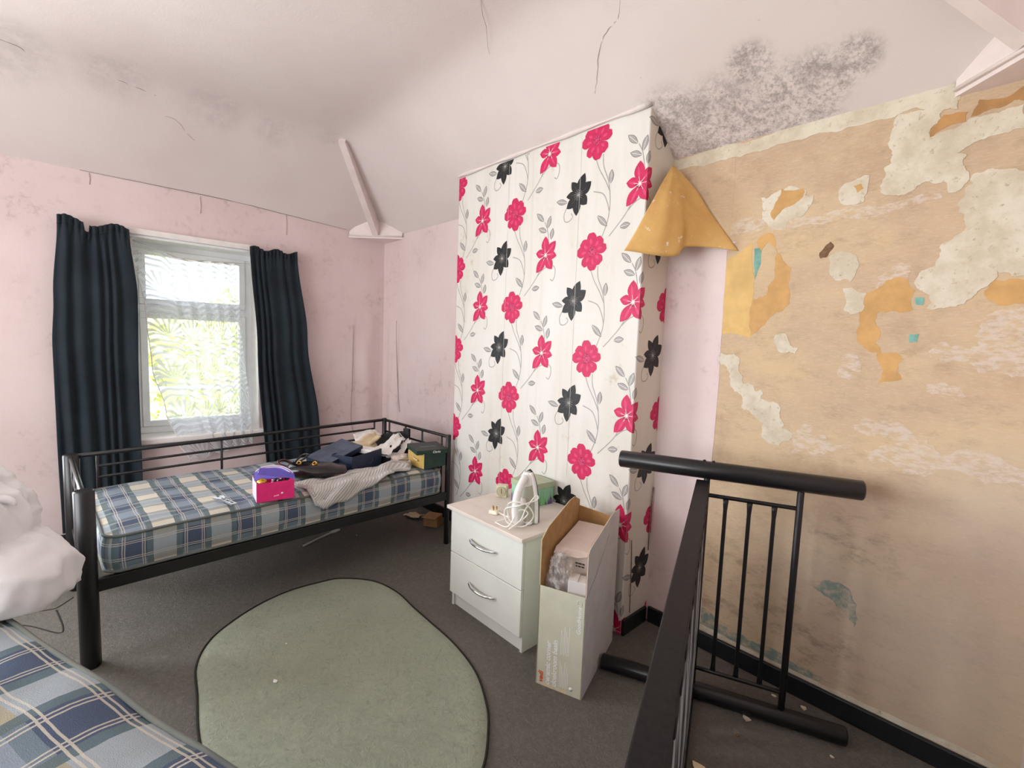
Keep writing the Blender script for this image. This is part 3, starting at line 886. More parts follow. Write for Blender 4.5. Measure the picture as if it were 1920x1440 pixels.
# curled flap of peeled wallpaper
def flap():
    rim = smooth_path([(-0.932, 2.286, 1.958), (-1.025, 2.24, 1.972), (-1.10, 2.18, 1.973), (-1.132, 2.15, 1.96), (-1.14, 2.12, 1.926), (-1.18, 2.08, 1.92), (-1.22, 2.03, 1.927), (-1.29, 1.985, 1.942), (-1.33, 1.95, 1.951)], 5)
    lft = smooth_path([(-1.25, 2.2, 2.39), (-1.232, 2.1, 2.291), (-1.226, 2.02, 2.198), (-1.257, 1.98, 2.094), (-1.33, 1.95, 1.951)], 5)
    rgt = smooth_path([(-1.245, 2.225, 2.39), (-1.16, 2.262, 2.285), (-1.078, 2.275, 2.16), (-0.985, 2.283, 2.03), (-0.932, 2.286, 1.958)], 5)
    n, m = len(rim), len(lft)
    v, f = [], []
    for j in range(m):
        t = j / (m - 1)
        for i, p in enumerate(rim):
            w = i / (n - 1)
            side = rgt[j].lerp(lft[j], w)
            base = rim[0].lerp(rim[-1], w)
            q = side + (p - base) * t ** 1.5
            q = q + Vector((0.3, -1.0, 0.1)) * 0.05 * math.sin(PI * w) * math.sin(PI * min(1, t * 0.8))
            q += Vector((0, -1, 0.3)) * 0.005 * noise.noise(Vector((w * 5, t * 5, 1)))
            v.append(q)
    for j in range(m - 1):
        for i in range(n - 1):
            f.append((j * n + i, j * n + i + 1, (j + 1) * n + i + 1, (j + 1) * n + i))
    o = pyd('peeling_paper_flap', v, f, M['orange_paper'], wall_back, smooth=True)
    md = o.modifiers.new('thick', 'SOLIDIFY')
    md.thickness = 0.0015
    o['label'] = 'curled ochre flap of peeling wallpaper'
k = NT('ochre_paper_back')
co = k.coord()
a = k.noise(co, 7, 5, 0.6)
b = k.noise(co, 30, 5, 0.7)
c = k.mix(k.rng(a, 0.3, 0.7), L4((234, 192, 120)), L4((218, 172, 102)))
c = k.mix(k.rng(k.noise(co, 3, 4), 0.45, 0.7, 0, 0.5), c, L4((196, 146, 84)))
c = k.mix(k.rng(b, 0.61, 0.68, 0, 0.9), c, L4((240, 226, 200)))
k.base(c)
k.rough(0.8)
k.bump(b, 0.2, 0.004)
M['orange_paper'] = k.m
flap()

# ------------------------------------------------------------------ printed flowers on the chimney paper (flat print)
PR = {'petal_pink': 0, 'petal_light': 1, 'petal_deep': 2, 'petal_black': 3, 'print_grey': 4, 'print_darkgrey': 5, 'print_white': 6}
pv, pf, pm = [], [], []
def wrap(u, z, d):
    """unwrapped wallpaper coordinate -> point on the chimney front or its right return"""
    if u <= CX1:
        return (u, CY - d, z)
    return (CX1 + d, CY + (u - CX1), z)
def clip_poly(poly, a, keep_less):
    out = []
    for i, p in enumerate(poly):
        q = poly[(i + 1) % len(poly)]
        ip = (p[0] <= a) if keep_less else (p[0] >= a)
        iq = (q[0] <= a) if keep_less else (q[0] >= a)
        if ip:
            out.append(p)
        if ip != iq:
            t = (a - p[0]) / (q[0] - p[0])
            out.append((a, p[1] + (q[1] - p[1]) * t))
    return out
def clip_z(poly, a, keep_less):
    return [(x, z) for z, x in clip_poly([(z, x) for x, z in poly], a, keep_less)]
TOPZ = ceil_z(-2.0, CY) - 0.006
PC = [0]
def put(poly, mat, d):
    PC[0] += 1
    d = d + (PC[0] % 40) * 4e-6
    poly = clip_z(clip_z(poly, TOPZ if max(p[0] for p in poly) <= CX1 else 2.6, True), 0.004, False)
    poly = clip_poly(poly, CX0 + 0.001, False)
    poly = clip_poly(poly, CX1 + (WY - CY) - 0.003, True)
    if len(poly) < 3:
        return
    for part in (clip_poly(poly, CX1 - 0.0005, True), clip_poly(poly, CX1 + 0.0005, False)):
        if len(part) < 3:
            continue
        if part[0][0] > CX1 and max(p[1] for p in part) > 2.46 + 0.0:
            part = [(u, z) for u, z in part]
        base = len(pv)
        ar = sum(part[i - 1][0] * part[i][1] - part[i][0] * part[i - 1][1] for i in range(len(part)))
        if ar < 0:
            part = part[::-1]
        pv.extend(wrap(u, z, d) for u, z in part)
        pf.append(tuple(range(base, base + len(part))))
        pm.append(PR[mat])
def petal(cx, cz, ang, r0, r1, w, tip, mat, d, bend=0.0):
    """leaf-shaped petal drawn as convex halves; tip: 1 pointed .. 0 rounded"""
    n = 9
    left, right, mid = [], [], []
    for i in range(n + 1):
        t = i / n
        wid = w * (max(0.0, math.sin(PI * t ** 1.05)) ** 0.9 if tip > 0.5 else math.sin(PI * (0.09 + 0.77 * t ** 1.5)) ** 0.9)
        r = r0 + (r1 - r0) * t
        aa = ang + bend * t * t
        mid.append((cx + r * math.cos(aa), cz + r * math.sin(aa)))
        nx_, nz_ = -math.sin(aa), math.cos(aa)
        left.append((mid[-1][0] + nx_ * wid, mid[-1][1] + nz_ * wid))
        right.append((mid[-1][0] - nx_ * wid, mid[-1][1] - nz_ * wid))
    for side in (left, right):
        for i in range(n):
            put([mid[i], mid[i + 1], side[i + 1], side[i]], mat, d)
def disc(cx, cz, r, mat, d, n=7):
    put([(cx + r * math.cos(2 * PI * i / n), cz + r * math.sin(2 * PI * i / n)) for i in range(n)], mat, d)
def ribbon(pts, w, mat, d, n=5):
    P = smooth_path([(x, z, 0) for x, z in pts], n)
    for a, b in zip(P, P[1:]):
        t = (b - a)
        if t.length < 1e-6:
            continue
        s = Vector((-t.y, t.x, 0)).normalized() * w / 2
        put([(p.x, p.y) for p in (a - s, b - s, b + s, a + s)], mat, d)
rnd = random.Random(3)
def flower_round(cx, cz):
    L = (0.098, 0.09, 0.098, 0.092, 0.1, 0.088, 0.094, 0.09)
    for i in range(8):
        a = math.radians(92 + i * 45 + (0, 4, -5, 3, 0, -6, 5, -3)[i])
        petal(cx, cz, a, 0.012, L[i], 0.0315 if i not in (3, 6) else 0.0255, 0, 'petal_pink', 0.0006, 0.05)
        petal(cx, cz, a + 0.12, 0.035, L[i] * 0.72, 0.008, 1, 'petal_light', 0.0008)
    disc(cx, cz, 0.024, 'petal_light', 0.0010, 9)
    for i in range(15):
        a, r = rnd.uniform(0, 2 * PI), rnd.uniform(0.004, 0.027)
        disc(cx + r * math.cos(a), cz + r * math.sin(a), 0.0032, 'petal_deep', 0.0012, 5)
    for i in range(12):
        a = i * PI / 6 + 0.2
        ribbon([(cx + 0.010 * math.cos(a), cz + 0.010 * math.sin(a)), (cx + 0.026 * math.cos(a), cz + 0.026 * math.sin(a))], 0.0016, 'petal_deep', 0.0012, 1)
def flower_star(cx, cz):
    spec = [(97, .108, .030), (40, .104, .028), (-3, .085, .024), (-62, .1, .030), (-122, .12, .029), (163, .08, .026)]
    for i, (dg, Lp, w) in enumerate(spec):
        a = math.radians(dg)
        petal(cx, cz, a, 0.006, Lp, w, 1, 'petal_pink', 0.0006, 0.08 if i % 2 else -0.08)
        petal(cx, cz, a + 0.05, 0.018, Lp * 0.82, 0.007, 1, 'petal_light', 0.0008)
        ribbon([(cx, cz), (cx + 0.035 * math.cos(a + 0.1), cz + 0.035 * math.sin(a + 0.1))], 0.002, 'print_white', 0.0010, 1)
    for i in range(5):
        a = math.radians(190 + i * 25)
        disc(cx + 0.02 * math.cos(a), cz + 0.018 * math.sin(a), 0.003, 'petal_black', 0.0014, 5)
    disc(cx, cz, 0.007, 'print_white', 0.0013)
def flower_black(cx, cz):
    spec = [(74, .114, .028), (118, .092, .024), (100, .07, .016), (27, .1, .030), (-40, .085, .028), (-100, .11, .027), (-138, .1, .028), (172, .085, .021)]
    for i, (dg, Lp, w) in enumerate(spec):
        a = math.radians(dg)
        petal(cx, cz, a, 0.004, Lp, w, 1, 'petal_black', 0.0006, 0.1 if i % 2 else -0.08)
        ribbon([(cx, cz), (cx + Lp * 0.6 * math.cos(a), cz + Lp * 0.6 * math.sin(a))], 0.0012, 'print_darkgrey', 0.0008, 1)
    for i in range(14):
        a = i * 2 * PI / 14
        ribbon([(cx + 0.004 * math.cos(a), cz + 0.004 * math.sin(a)), (cx + 0.03 * math.cos(a + 0.2), cz + 0.03 * math.sin(a + 0.2))], 0.0014, 'print_grey', 0.0010, 1)
def leaf(p, q):
    dx, dz = q[0] - p[0], q[1] - p[1]
    Lf = math.hypot(dx, dz)
    a = math.atan2(dz, dx)
    petal(p[0], p[1], a, 0, Lf, 0.016, 1, 'print_darkgrey', 0.0004)
    petal(p[0], p[1], a, 0.003, Lf - 0.003, 0.0138, 1, 'print_grey', 0.0006)
    ribbon([p, (p[0] + dx * 0.85, p[1] + dz * 0.85)], 0.0018, 'print_white', 0.0008, 1)
CURV = [[(0.044, -0.08), (0.05, -0.141), (0.082, -0.216), (0.097, -0.284), (0.101, -0.353), (0.09, -0.426), (0.06, -0.5)],
        [(-0.002, -0.093), (0.024, -0.152), (0.066, -0.218), (0.094, -0.272)],
        [(-0.008, -0.258), (0.054, -0.281), (0.084, -0.33), (0.099, -0.38)],
        [(0.105, -0.502), (0.197, -0.407), (0.242, -0.331), (0.259, -0.295)],
        [(0.211, -0.391), (0.244, -0.361), (0.281, -0.344), (0.318, -0.336), (0.345, -0.352), (0.35, -0.388), (0.334, -0.424), (0.314, -0.415)],
        [(0.29, -0.192), (0.276, -0.128), (0.253, -0.085)],
        [(-0.18, -0.30), (-0.205, -0.34), (-0.199, -0.381), (-0.169, -0.386), (-0.143, -0.365), (-0.156, -0.345)]]
LEAF = [(0.022, -0.384), (0.091, -0.45), (0.099, -0.24), (0.102, -0.169), (0.166, -0.466), (0.229, -0.457), (0.249, -0.083), (0.188, -0.028), (0.275, -0.143), (0.206, -0.117), (0.276, -0.127), (0.299, -0.055), (0.306, -0.192), (0.32, -0.128), (-0.183, -0.283), (-0.267, -0.264)]
for ui, (ux, uz) in enumerate(((-2.79, 2.57), (-2.202, 2.283), (-1.597, 1.992), (-1.03, 1.712), (-3.4, 2.283))):
    for kz in range(-1, 5):
        z = uz + 0.567 - kz * 0.567 - 0.567 * 0 + 0.0
        if z < -0.4 or z > 3.3:
            continue
        for cpts in CURV:
            ribbon([(ux + a, z + b) for a, b in cpts], 0.0056, 'print_grey', 0.0002)
        for i in range(0, len(LEAF), 2):
            leaf((ux + LEAF[i][0], z + LEAF[i][1]), (ux + LEAF[i + 1][0], z + LEAF[i + 1][1]))
        flower_round(ux, z)
        flower_star(ux + 0.271, z - 0.275)
        flower_black(ux - 0.11, z - 0.255)
po = pyd('wallpaper_print', pv, pf, [M[n] for n in PR], wall_chimney, mi=pm)
po['label'] = 'printed pattern of crimson and black flowers on grey stems'
# paper joints and creases on the chimney breast
for x, z0, z1 in ((-2.27, 0.4, 2.6), (-1.70, 0.75, 2.6)):
    pyd('paper_joint', [(x, CY - 0.0005, z0), (x + 0.003, CY - 0.0012, z0), (x + 0.003, CY - 0.0012, z1), (x, CY - 0.0005, z1)], [(0, 1, 2, 3)], M['wallpaper'], wall_chimney)
tube('paper_crease', smooth_path([(CX1 + 0.002, 2.12, 0.1), (CX1 + 0.003, 2.11, 0.35), (CX1 + 0.001, 2.10, 0.5)], 5), 0.0025, M['crack'], wall_chimney, n=5)
tube('paper_crease', smooth_path([(CX1 + 0.002, 2.27, 0.4), (CX1 + 0.006, 2.265, 0.62), (CX1 + 0.004, 2.28, 0.75)], 5), 0.003, M['crack'], wall_chimney, n=5)

# ------------------------------------------------------------------ window in the left wall
def window(name, label, y0, y1, z0, z1, xf):
    root = thing(name, label, '', (xf, (y0 + y1) / 2, z0))
    del root['category']
    struct(root, label)
    hw, h = (y1 - y0) / 2, z1 - z0
    fw, fd = 0.055, 0.06
    def fr(nm, y_0, y_1, z_0, z_1, w, x0, x1, par):
        bm = bmesh.new()
        add_box(bm, (x0, y_0, z_0), (x1, y_1, z_0 + w), 0.004)
        add_box(bm, (x0, y_0, z_1 - w), (x1, y_1, z_1), 0.004)
        add_box(bm, (x0, y_0, z_0 + w), (x1, y_0 + w, z_1 - w), 0.004)
        add_box(bm, (x0, y_1 - w, z_0 + w), (x1, y_1, z_1 - w), 0.004)
        return bmo(nm, bm, M['upvc'], par)
    fr('window_frame', -hw, hw, 0, h, fw, -fd, 0, root)
    tz = 0.955                                   # transom
    box('transom', (-fd, -hw + fw, tz - 0.03), (0, hw - fw, tz + 0.03), M['upvc'], root, bev=0.004)
    s1 = fr('sash', -hw + fw, hw - fw, fw, tz - 0.03, 0.045, -fd + 0.008, 0.014, root)
    box('window_pane', (-0.034, -hw + fw + 0.04, fw + 0.04), (-0.03, hw - fw - 0.04, tz - 0.07), M['glass'], s1)
    s2 = fr('sash', -hw + fw, hw - fw, tz + 0.03, h - fw, 0.042, -fd + 0.008, 0.014, root)
    box('window_pane', (-0.034, -hw + fw + 0.037, tz + 0.067), (-0.03, hw - fw - 0.037, h - fw - 0.037), M['glass'], s2)
    return root
window('window_1', 'white framed window with opening top light behind a net curtain', WIN_Y0 + 0.002, WIN_Y1 - 0.002, 0.70, WIN_Z1 - 0.002, -4.51)
struct(box('trim_3', (-4.56, WIN_Y0 - 0.05, 0.655), (WX + 0.05, WIN_Y1 + 0.05, 0.70), M['white_paint'], bev=0.012, seg=3), 'white window sill')
struct(walls('trim_4', [((-4.515, WIN_Y0, 0.70), (WX + 0.003, WIN_Y0 + 0.012, WIN_Z1)), ((-4.515, WIN_Y1 - 0.012, 0.70), (WX + 0.003, WIN_Y1, WIN_Z1)), ((-4.515, WIN_Y0, WIN_Z1 - 0.012), (WX + 0.003, WIN_Y1, WIN_Z1))], M['white_paint']), 'white painted window reveal')

# unseen window added behind the photographer to house the rear fill lamp
def added_rear_window():
    root = thing('window_added_rear', 'added unseen white framed window behind the photographer', '', ((RWX0 + RWX1) / 2, FY - 0.1, RWZ0))
    del root['category']
    struct(root)
    hw, h = (RWX1 - RWX0) / 2, RWZ1 - RWZ0
    bm = bmesh.new()
    for a, b in (((-hw, -.03, 0), (hw, .03, .06)), ((-hw, -.03, h - .06), (hw, .03, h)), ((-hw, -.03, .06), (-hw + .06, .03, h - .06)), ((hw - .06, -.03, .06), (hw, .03, h - .06)), ((-.03, -.03, .06), (.03, .03, h - .06))):
        add_box(bm, a, b)
    bmo('window_frame', bm, M['upvc'], root)
added_rear_window()
sw = thing('window_added_side', 'added unseen white framed window further along the window wall', '', (-4.5, (SW0 + SW1) / 2, SWZ0))  # frame added out of view around the side fill lamp
del sw['category']
struct(sw)
bm = bmesh.new()
for a, b in (((-.03, -.72, 0), (.03, .72, .06)), ((-.03, -.72, 1.44), (.03, .72, 1.5)), ((-.03, -.72, .06), (.03, -.66, 1.44)), ((-.03, .66, .06), (.03, .72, 1.44)), ((-.03, -.03, .06), (.03, .03, 1.44))):
    add_box(bm, a, b)
bmo('window_frame', bm, M['upvc'], sw)

# ------------------------------------------------------------------ curtains
def curtain(name, label, left, right, top, bot, folds, x0, seed, thick=0.002, group=None, ragged=0.03):
    """left/right: functions of t (0 top .. 1 bottom) giving the y extents; real cloth with folds"""
    nu, nv = folds * 12, 40
    rng = random.Random(seed)
    ph = [rng.uniform(-0.5, 0.5) for _ in range(folds + 2)]
    am = [rng.uniform(0.6, 1.3) for _ in range(folds + 2)]
    v, f, uv = [], [], []
    for j in range(nv + 1):
        t = j / nv
        for i in range(nu + 1):
            s = i / nu
            y = left(t) + (right(t) - left(t)) * s
            q = (s + 0.055 * math.sin(s * 7.0 + seed) + 0.03 * math.sin(s * 13.0 + 2 * seed) - 0.055 * math.sin(seed)) * folds
            q = max(0.0, min(folds, q))
            k0 = int(min(q, folds - 1e-6))
            amp = (am[k0] * (1 - (q - k0)) + am[k0 + 1] * (q - k0)) * (0.011 + 0.011 * t)
            x = x0 + amp * math.cos(2 * PI * (q + ph[0] + 0.18 * math.sin(t * 3 + seed))) + 0.008 * noise.noise(Vector((s * 6, t * 5, seed)))
            z = top(s) + (bot(s) - top(s)) * t
            if t < 0.06:
                x = x0 + (x - x0) * (0.55 + 7.5 * t) + 0.012 * math.sin(s * folds * 13) * (1 - t / 0.06)
            v.append((x, y, z))
            uv.append((s, t))
    for j in range(nv):
        for i in range(nu):
            f.append((j * (nu + 1) + i, j * (nu + 1) + i + 1, (j + 1) * (nu + 1) + i + 1, (j + 1) * (nu + 1) + i))
    root = thing(name, label, 'curtain', (x0, left(0.5), 0), group=group)
    v = [(a - x0, b - left(0.5), c) for a, b, c in v]
    o = pyd('curtain_cloth', v, f, M['curtain'], root, smooth=True, uv=uv)
    md = o.modifiers.new('thick', 'SOLIDIFY')
    md.thickness = thick
    # stitched heading tape and hem
    def row(t, off):
        j = int(t * nv)
        return [Vector(v[j * (nu + 1) + i]) + Vector((off, 0, 0)) for i in range(nu + 1)]
    tube('heading_tape', [p + Vector((0.002, 0, 0)) for p in row(0.045, 0.0)], 0.004, M['curtain'], root, n=6)
    tube('hem', row(1.0, 0.0), 0.004, M['curtain'], root, n=6)
    return root
def ipol(pts):
    def g(t):
        for (a, va), (b, vb) in zip(pts, pts[1:]):
            if t <= b:
                q = (t - a) / (b - a)
                q = q * q * (3 - 2 * q)
                return va + (vb - va) * q
        return pts[-1][1]
    return g
curtain('curtain', 'dark slate curtain on the left of the window reaching almost to the floor',
        ipol([(0, -0.02), (0.25, -0.055), (0.4, -0.07), (0.7, -0.07), (1, -0.065)]), ipol([(0, 0.335), (0.22, 0.37), (0.5, 0.36), (1, 0.365)]),
        lambda s: 2.19 + 0.022 * math.sin(s * 9 + 0.5) - (0.045 if 0.36 < s < 0.43 else 0) - 0.02 * s, lambda s: 0.125 - 0.02 * s, 6, -4.235, 2, group='dark window curtains')
curtain('curtain', 'dark slate curtain on the right of the window behind the bed rail',
        ipol([(0, 1.08), (0.4, 1.125), (1, 1.2)]), ipol([(0, 1.44), (0.35, 1.52), (0.75, 1.63), (1, 1.67)]),
        lambda s: 2.175 + 0.014 * math.sin(s * 14), lambda s: 0.14, 6, -4.235, 5, group='dark window curtains')
# net curtain
def net():
    top = ipol([(0, 2.125), (0.22, 2.085), (0.42, 2.03), (1, 2.04)])
    left = ipol([(0, 0.352), (0.33, 0.424), (0.55, 0.447), (0.76, 0.52), (0.9, 0.585), (1, 0.66)])
    right = ipol([(0, 1.0), (0.4, 1.04), (0.8, 1.08), (1, 1.09)])
    nu, nv = 120, 50
    v, f, uv = [], [], []
    for j in range(nv + 1):
        t = j / nv
        for i in range(nu + 1):
            s = i / nu
            # cloth is gathered to the right of the stretched left part
            y = left(t) + (right(t) - left(t)) * s
            g = max(0.0, min(1.0, (s - 0.25) / 0.15))
            x = -4.345 + (0.05 if t > 0.83 else 0.05 * t / 0.83) + g * 0.016 * math.sin(s * 46 + 2.2 * noise.noise(Vector((s * 2, t * 1.5, 0)))) + 0.004 * noise.noise(Vector((s * 8, t * 6, 2)))
            if t > 0.8:
                x += 0.028 * (t - 0.8) / 0.2
            bot = 0.50 + 0.09 * s + 0.015 * math.sin(s * 22)
            z = top(s) + (bot - top(s)) * t
            v.append((x, y, z))
            uv.append((s * (0.16 + 0.84 * s) * 1.0 + 0.2 * s, (1 - t) * 1.5))
    for j in range(nv):
        for i in range(nu):
            f.append((j * (nu + 1) + i, j * (nu + 1) + i + 1, (j + 1) * (nu + 1) + i + 1, (j + 1) * (nu + 1) + i))
    root = thing('net_curtain', 'white lace net curtain swept across the window', 'curtain', (-4.345, 0.7, 0.5))
    off = Vector((-4.345, 0.7, 0.5))
    vv = [Vector(p) - off for p in v]
    pyd('net_cloth', vv, f, M['lace'], root, smooth=True, uv=uv)
    tube('gathered_heading', [vv[i] + Vector((0.0, 0, -0.006)) for i in range(40, nu + 1)], 0.006, M['tissue'], root, n=6)
    tube('edge_hem', [vv[j * (nu + 1)] for j in range(nv + 1)], 0.003, M['tissue'], root, n=5)
    tube('curtain_wire', [vv[0] + Vector((0, -0.02, 0.002)), vv[25], vv[50], vv[85], vv[nu] + Vector((0, 0.11, 0.012))], 0.0018, M['steel'], root, n=6)
net()
cr = thing('curtain_rail', 'white curtain rail board above the window', 'curtain rail', (WX, 0.72, 2.165))
box('rail_board', (0.002, -0.42, -0.012), (0.05, 0.38, 0.03), M['white_paint'], cr, bev=0.005)
box('rail_channel', (0.014, -0.42, -0.03), (0.03, 0.38, -0.012), M['upvc'], cr, bev=0.003)

# ------------------------------------------------------------------ daybed along the window wall
BED = thing('metal_bed', 'black metal single bed with tubular rails beneath the window', 'bed', (-2.69, 0.03, 0), math.radians(2.33))
BL, BW = 1.965, 0.885
for x in (0.0, -BW):
    post('post', (x, 0, 0), (x, 0, 0.80 if x == 0 else 0.785), 0.0365, M['black_metal'], BED, lip=0.005)
for x in (0.0, -BW):
    post('post', (x, BL, 0), (x, BL, 0.815), 0.019, M['black_metal'], BED)
def rail(nm, p, q, r, par=BED):
    return post(nm, p, q, r, M['black_metal'], par, n=12, lip=0.0015)
# guard rail along the back
rail('guard_rail', (-BW, 0.03, 0.772), (-BW, BL, 0.80), 0.0125)
rail('guard_rail', (-BW, 0.11, 0.70), (-BW, 1.87, 0.733), 0.008)
rail('guard_rail', (-BW, 0.11, 0.635), (-BW, 1.87, 0.66), 0.008)
for y in (0.11, 0.74, 1.87):
    rail('rail_upright', (-BW, y, 0.42), (-BW, y, 0.775 + 0.014 * y), 0.0075)
# end panels
for y, zt in ((BL, 0.80), (0.0, 0.765)):
    rail('end_rail', (-BW, y, zt), (0, y, zt), 0.0115)
    rail('end_rail', (-BW, y, zt - 0.095), (0, y, zt - 0.095), 0.008)
    rail('end_rail', (-BW, y, 0.36), (0, y, 0.36), 0.0125)
    for x in (-0.08, -BW * 0.37, -BW * 0.63, -BW + 0.08):
        rail('end_bar', (x, y, 0.36), (x, y, zt), 0.0075)
# side rails and slats
for x in (0.0, -BW):
    box('side_rail', (x - 0.012, 0.02, 0.335), (x + 0.012, BL - 0.01, 0.395), M['black_metal'], BED, bev=0.004)
for i in range(12):
    y = 0.12 + i * (BL - 0.24) / 11
    box('slat', (-BW + 0.01, y - 0.03, 0.392), (-0.01, y + 0.03, 0.404), M['black_metal'], BED, bev=0.002)

def rounded_rect(L, W, r, n=8):
    pts = []
    for cx, cy, a0 in ((L / 2 - r, W / 2 - r, 0), (-L / 2 + r, W / 2 - r, PI / 2), (-L / 2 + r, -W / 2 + r, PI), (L / 2 - r, -W / 2 + r, 1.5 * PI)):
        for i in range(n + 1):
            a = a0 + PI / 2 * i / n
            pts.append((cx + r * math.cos(a), cy + r * math.sin(a)))
    return pts
def densify(P, step):
    out = []
    for i, p in enumerate(P):
        q = P[(i + 1) % len(P)]
        d = math.hypot(q[0] - p[0], q[1] - p[1])
        k = max(1, int(d / step))
        for j in range(k):
            out.append((p[0] + (q[0] - p[0]) * j / k, p[1] + (q[1] - p[1]) * j / k))
    return out
def mattress(name, label, loc, rotz, L, W, H, mat, uoff, voff, quilt=0.004, wave=0.006, seed=0, sag=0.0):
    """x = width, y = length; piping along both edges"""
    root = thing(name, label, 'mattress', loc, rotz)
    out = densify(rounded_rect(L, W, 0.07), 0.02)
    n = len(out)
    per = [0.0]
    for i in range(n):
        q = out[(i + 1) % n]
        per.append(per[-1] + math.hypot(q[0] - out[i][0], q[1] - out[i][1]))
    def wob(x, y, k):
        return wave * noise.noise(Vector((x * 4, y * 4, k + seed)))
    # sides
    v, f, uv = [], [], []
    m = 8
    for j in range(m + 1):
        t = j / m
        bul = 0.012 * math.sin(PI * t)
        for i in range(n + 1):
            x, y = out[i % n]
            d = Vector((x, y)).normalized()
            d = Vector((max(-1, min(1, x / (L / 2))) ** 7, max(-1, min(1, y / (W / 2))) ** 7))
            z = H * t + (wob(x, y, 5) - sag * math.cos(PI * x / L)) * (0.3 + 0.7 * t)
            v.append((y * 1.0 + d.y * bul + 0.6 * wob(x * 2, t, 9) * d.y, x + d.x * bul, z))
            # u follows the length on the long sides so the checks line up with the top
            u = x + uoff if abs(y) > W / 2 - 0.03 else uoff + (per[i] if i < n else per[n])
            uv.append((u, H * t * 1.0 + voff))
    for j in range(m):
        for i in range(n):
            a = j * (n + 1) + i
            f.append((a, a + 1, a + n + 2, a + n + 1))
    pyd('side_band', v, f, mat, root, smooth=True, uv=uv)
    # top and bottom panels
    for nm, zz, sgn in (('top_panel', H, 1), ('bottom_panel', 0, -1)):
        v, f, uv = [], [], []
        rings = 18
        for j in range(rings + 1):
            s = 1 - j / rings
            for i in range(n):
                # blend rounded outline to a line so that checks stay square
                x, y = out[i]
                k_ = s
                px, py = x * (0.0 + k_) , y * k_
                edge = (1 - s)
                dome = 0.018 * min(1, edge * 6) ** 0.5 * sgn
                q = quilt * math.sin(py * 55 + 1.5 * noise.noise(Vector((px * 3, py * 9, seed)))) * min(1, edge * 8) * (0.4 + abs(noise.noise(Vector((px * 2.5, py * 2.5, 7 + seed)))))
                v.append((py, px, zz + dome + (wob(px, py, 5) - sag * math.cos(PI * px / L)) * (1 if sgn > 0 else 0.3) + q + (0.8 * wob(px * 2, py * 2, 11) if sgn > 0 else 0)))
                uv.append((px + uoff, py + voff))
        for j in range(rings):
            for i in range(n):
                a, b = j * n + i, j * n + (i + 1) % n
                f.append((a, b, b + n, a + n) if sgn > 0 else (a, a + n, b + n, b))
        pyd(nm, v, f, mat, root, smooth=True, uv=uv)
    for z, t in ((H, 1.0), (0.0, 0.3)):
        path = [Vector((y * 1.004, x * 1.002, z + (wob(x, y, 5) - sag * math.cos(PI * x / L)) * t)) for x, y in out]
        tube('piping', path, 0.0065, M['piping'], root, n=8, closed=True)
    return root
bc, bs = math.cos(math.radians(2.33)), math.sin(math.radians(2.33))
def bedpt(x, y, z=0.0):
    return (-2.69 + x * bc - y * bs, 0.03 + x * bs + y * bc, z)
mattress('mattress', 'thin blue plaid single mattress on the black metal bed', bedpt(-0.415, 0.985, 0.412), math.radians(2.33), 1.85, 0.87, 0.165, M['plaid'], 0.05, 0.066)
TOP = 0.600

# ------------------------------------------------------------------ second bed in the foreground
UA = math.radians(20.6)           # direction of the foreground bed edge
E1 = Vector((-0.965, 0.168)); UV_ = Vector((math.cos(UA), math.sin(UA))); NV_ = Vector((math.sin(UA), -math.cos(UA)))
MC = E1 + UV_ * 0.13 - UV_ * 0.95 + NV_ * 0.45
dv = thing('divan_base', 'beige divan base under the foreground mattress', 'bed base', (MC.x, MC.y, 0), UA - PI / 2)
box('divan_body', (-0.44, -0.94, 0.09), (0.44, 0.94, 0.445), M['divan'], dv, bev=0.02)
for sx in (-1, 1):
    for sy in (-1, 1):
        post('foot', (sx * 0.38, sy * 0.85, 0), (sx * 0.38, sy * 0.85, 0.09), 0.025, M['black_metal'], dv)
mattress('mattress', 'blue plaid mattress with cream checks in the foreground corner', (MC.x, MC.y, 0.468), UA - PI / 2, 1.9, 0.92, 0.225, M['plaid_big'], 0.04, 0.28, quilt=0.001, wave=0.012, seed=4)

def lump(name, mat, loc, scale, seed, parent=None, amp=0.12, freq=2.2, sub=5, power=2.0, rot=0.0, fold=0.03):
    bm = bmesh.new()
    bmesh.ops.create_icosphere(bm, subdivisions=sub, radius=1.0)
    for v in bm.verts:
        p = v.co.copy()
        n1 = noise.noise(p * freq * 0.7 + Vector((seed, 0, 0)))
        ridge = 1 - abs(noise.noise(p * freq * 1.4 + Vector((0, seed, 3)))) * 2
        ridge2 = 1 - abs(noise.noise(p * freq * 3.0 + Vector((2, seed, 9)))) * 2
        r = 1 + amp * n1 + fold * ridge ** 3 + fold * 0.45 * ridge2
        # soft square-ish pillow outline
        q = Vector((math.copysign(abs(p.x) ** (2 / power), p.x), math.copysign(abs(p.y) ** (2 / power), p.y), p.z))
        v.co = Vector((q.x * scale[0] * r, q.y * scale[1] * r, q.z * scale[2] * r))
    rm = Matrix.Rotation(rot, 4, 'Z')
    for v in bm.verts:
        v.co = rm @ v.co + Vector(loc)
    return bmo(name, bm, mat, parent, True)
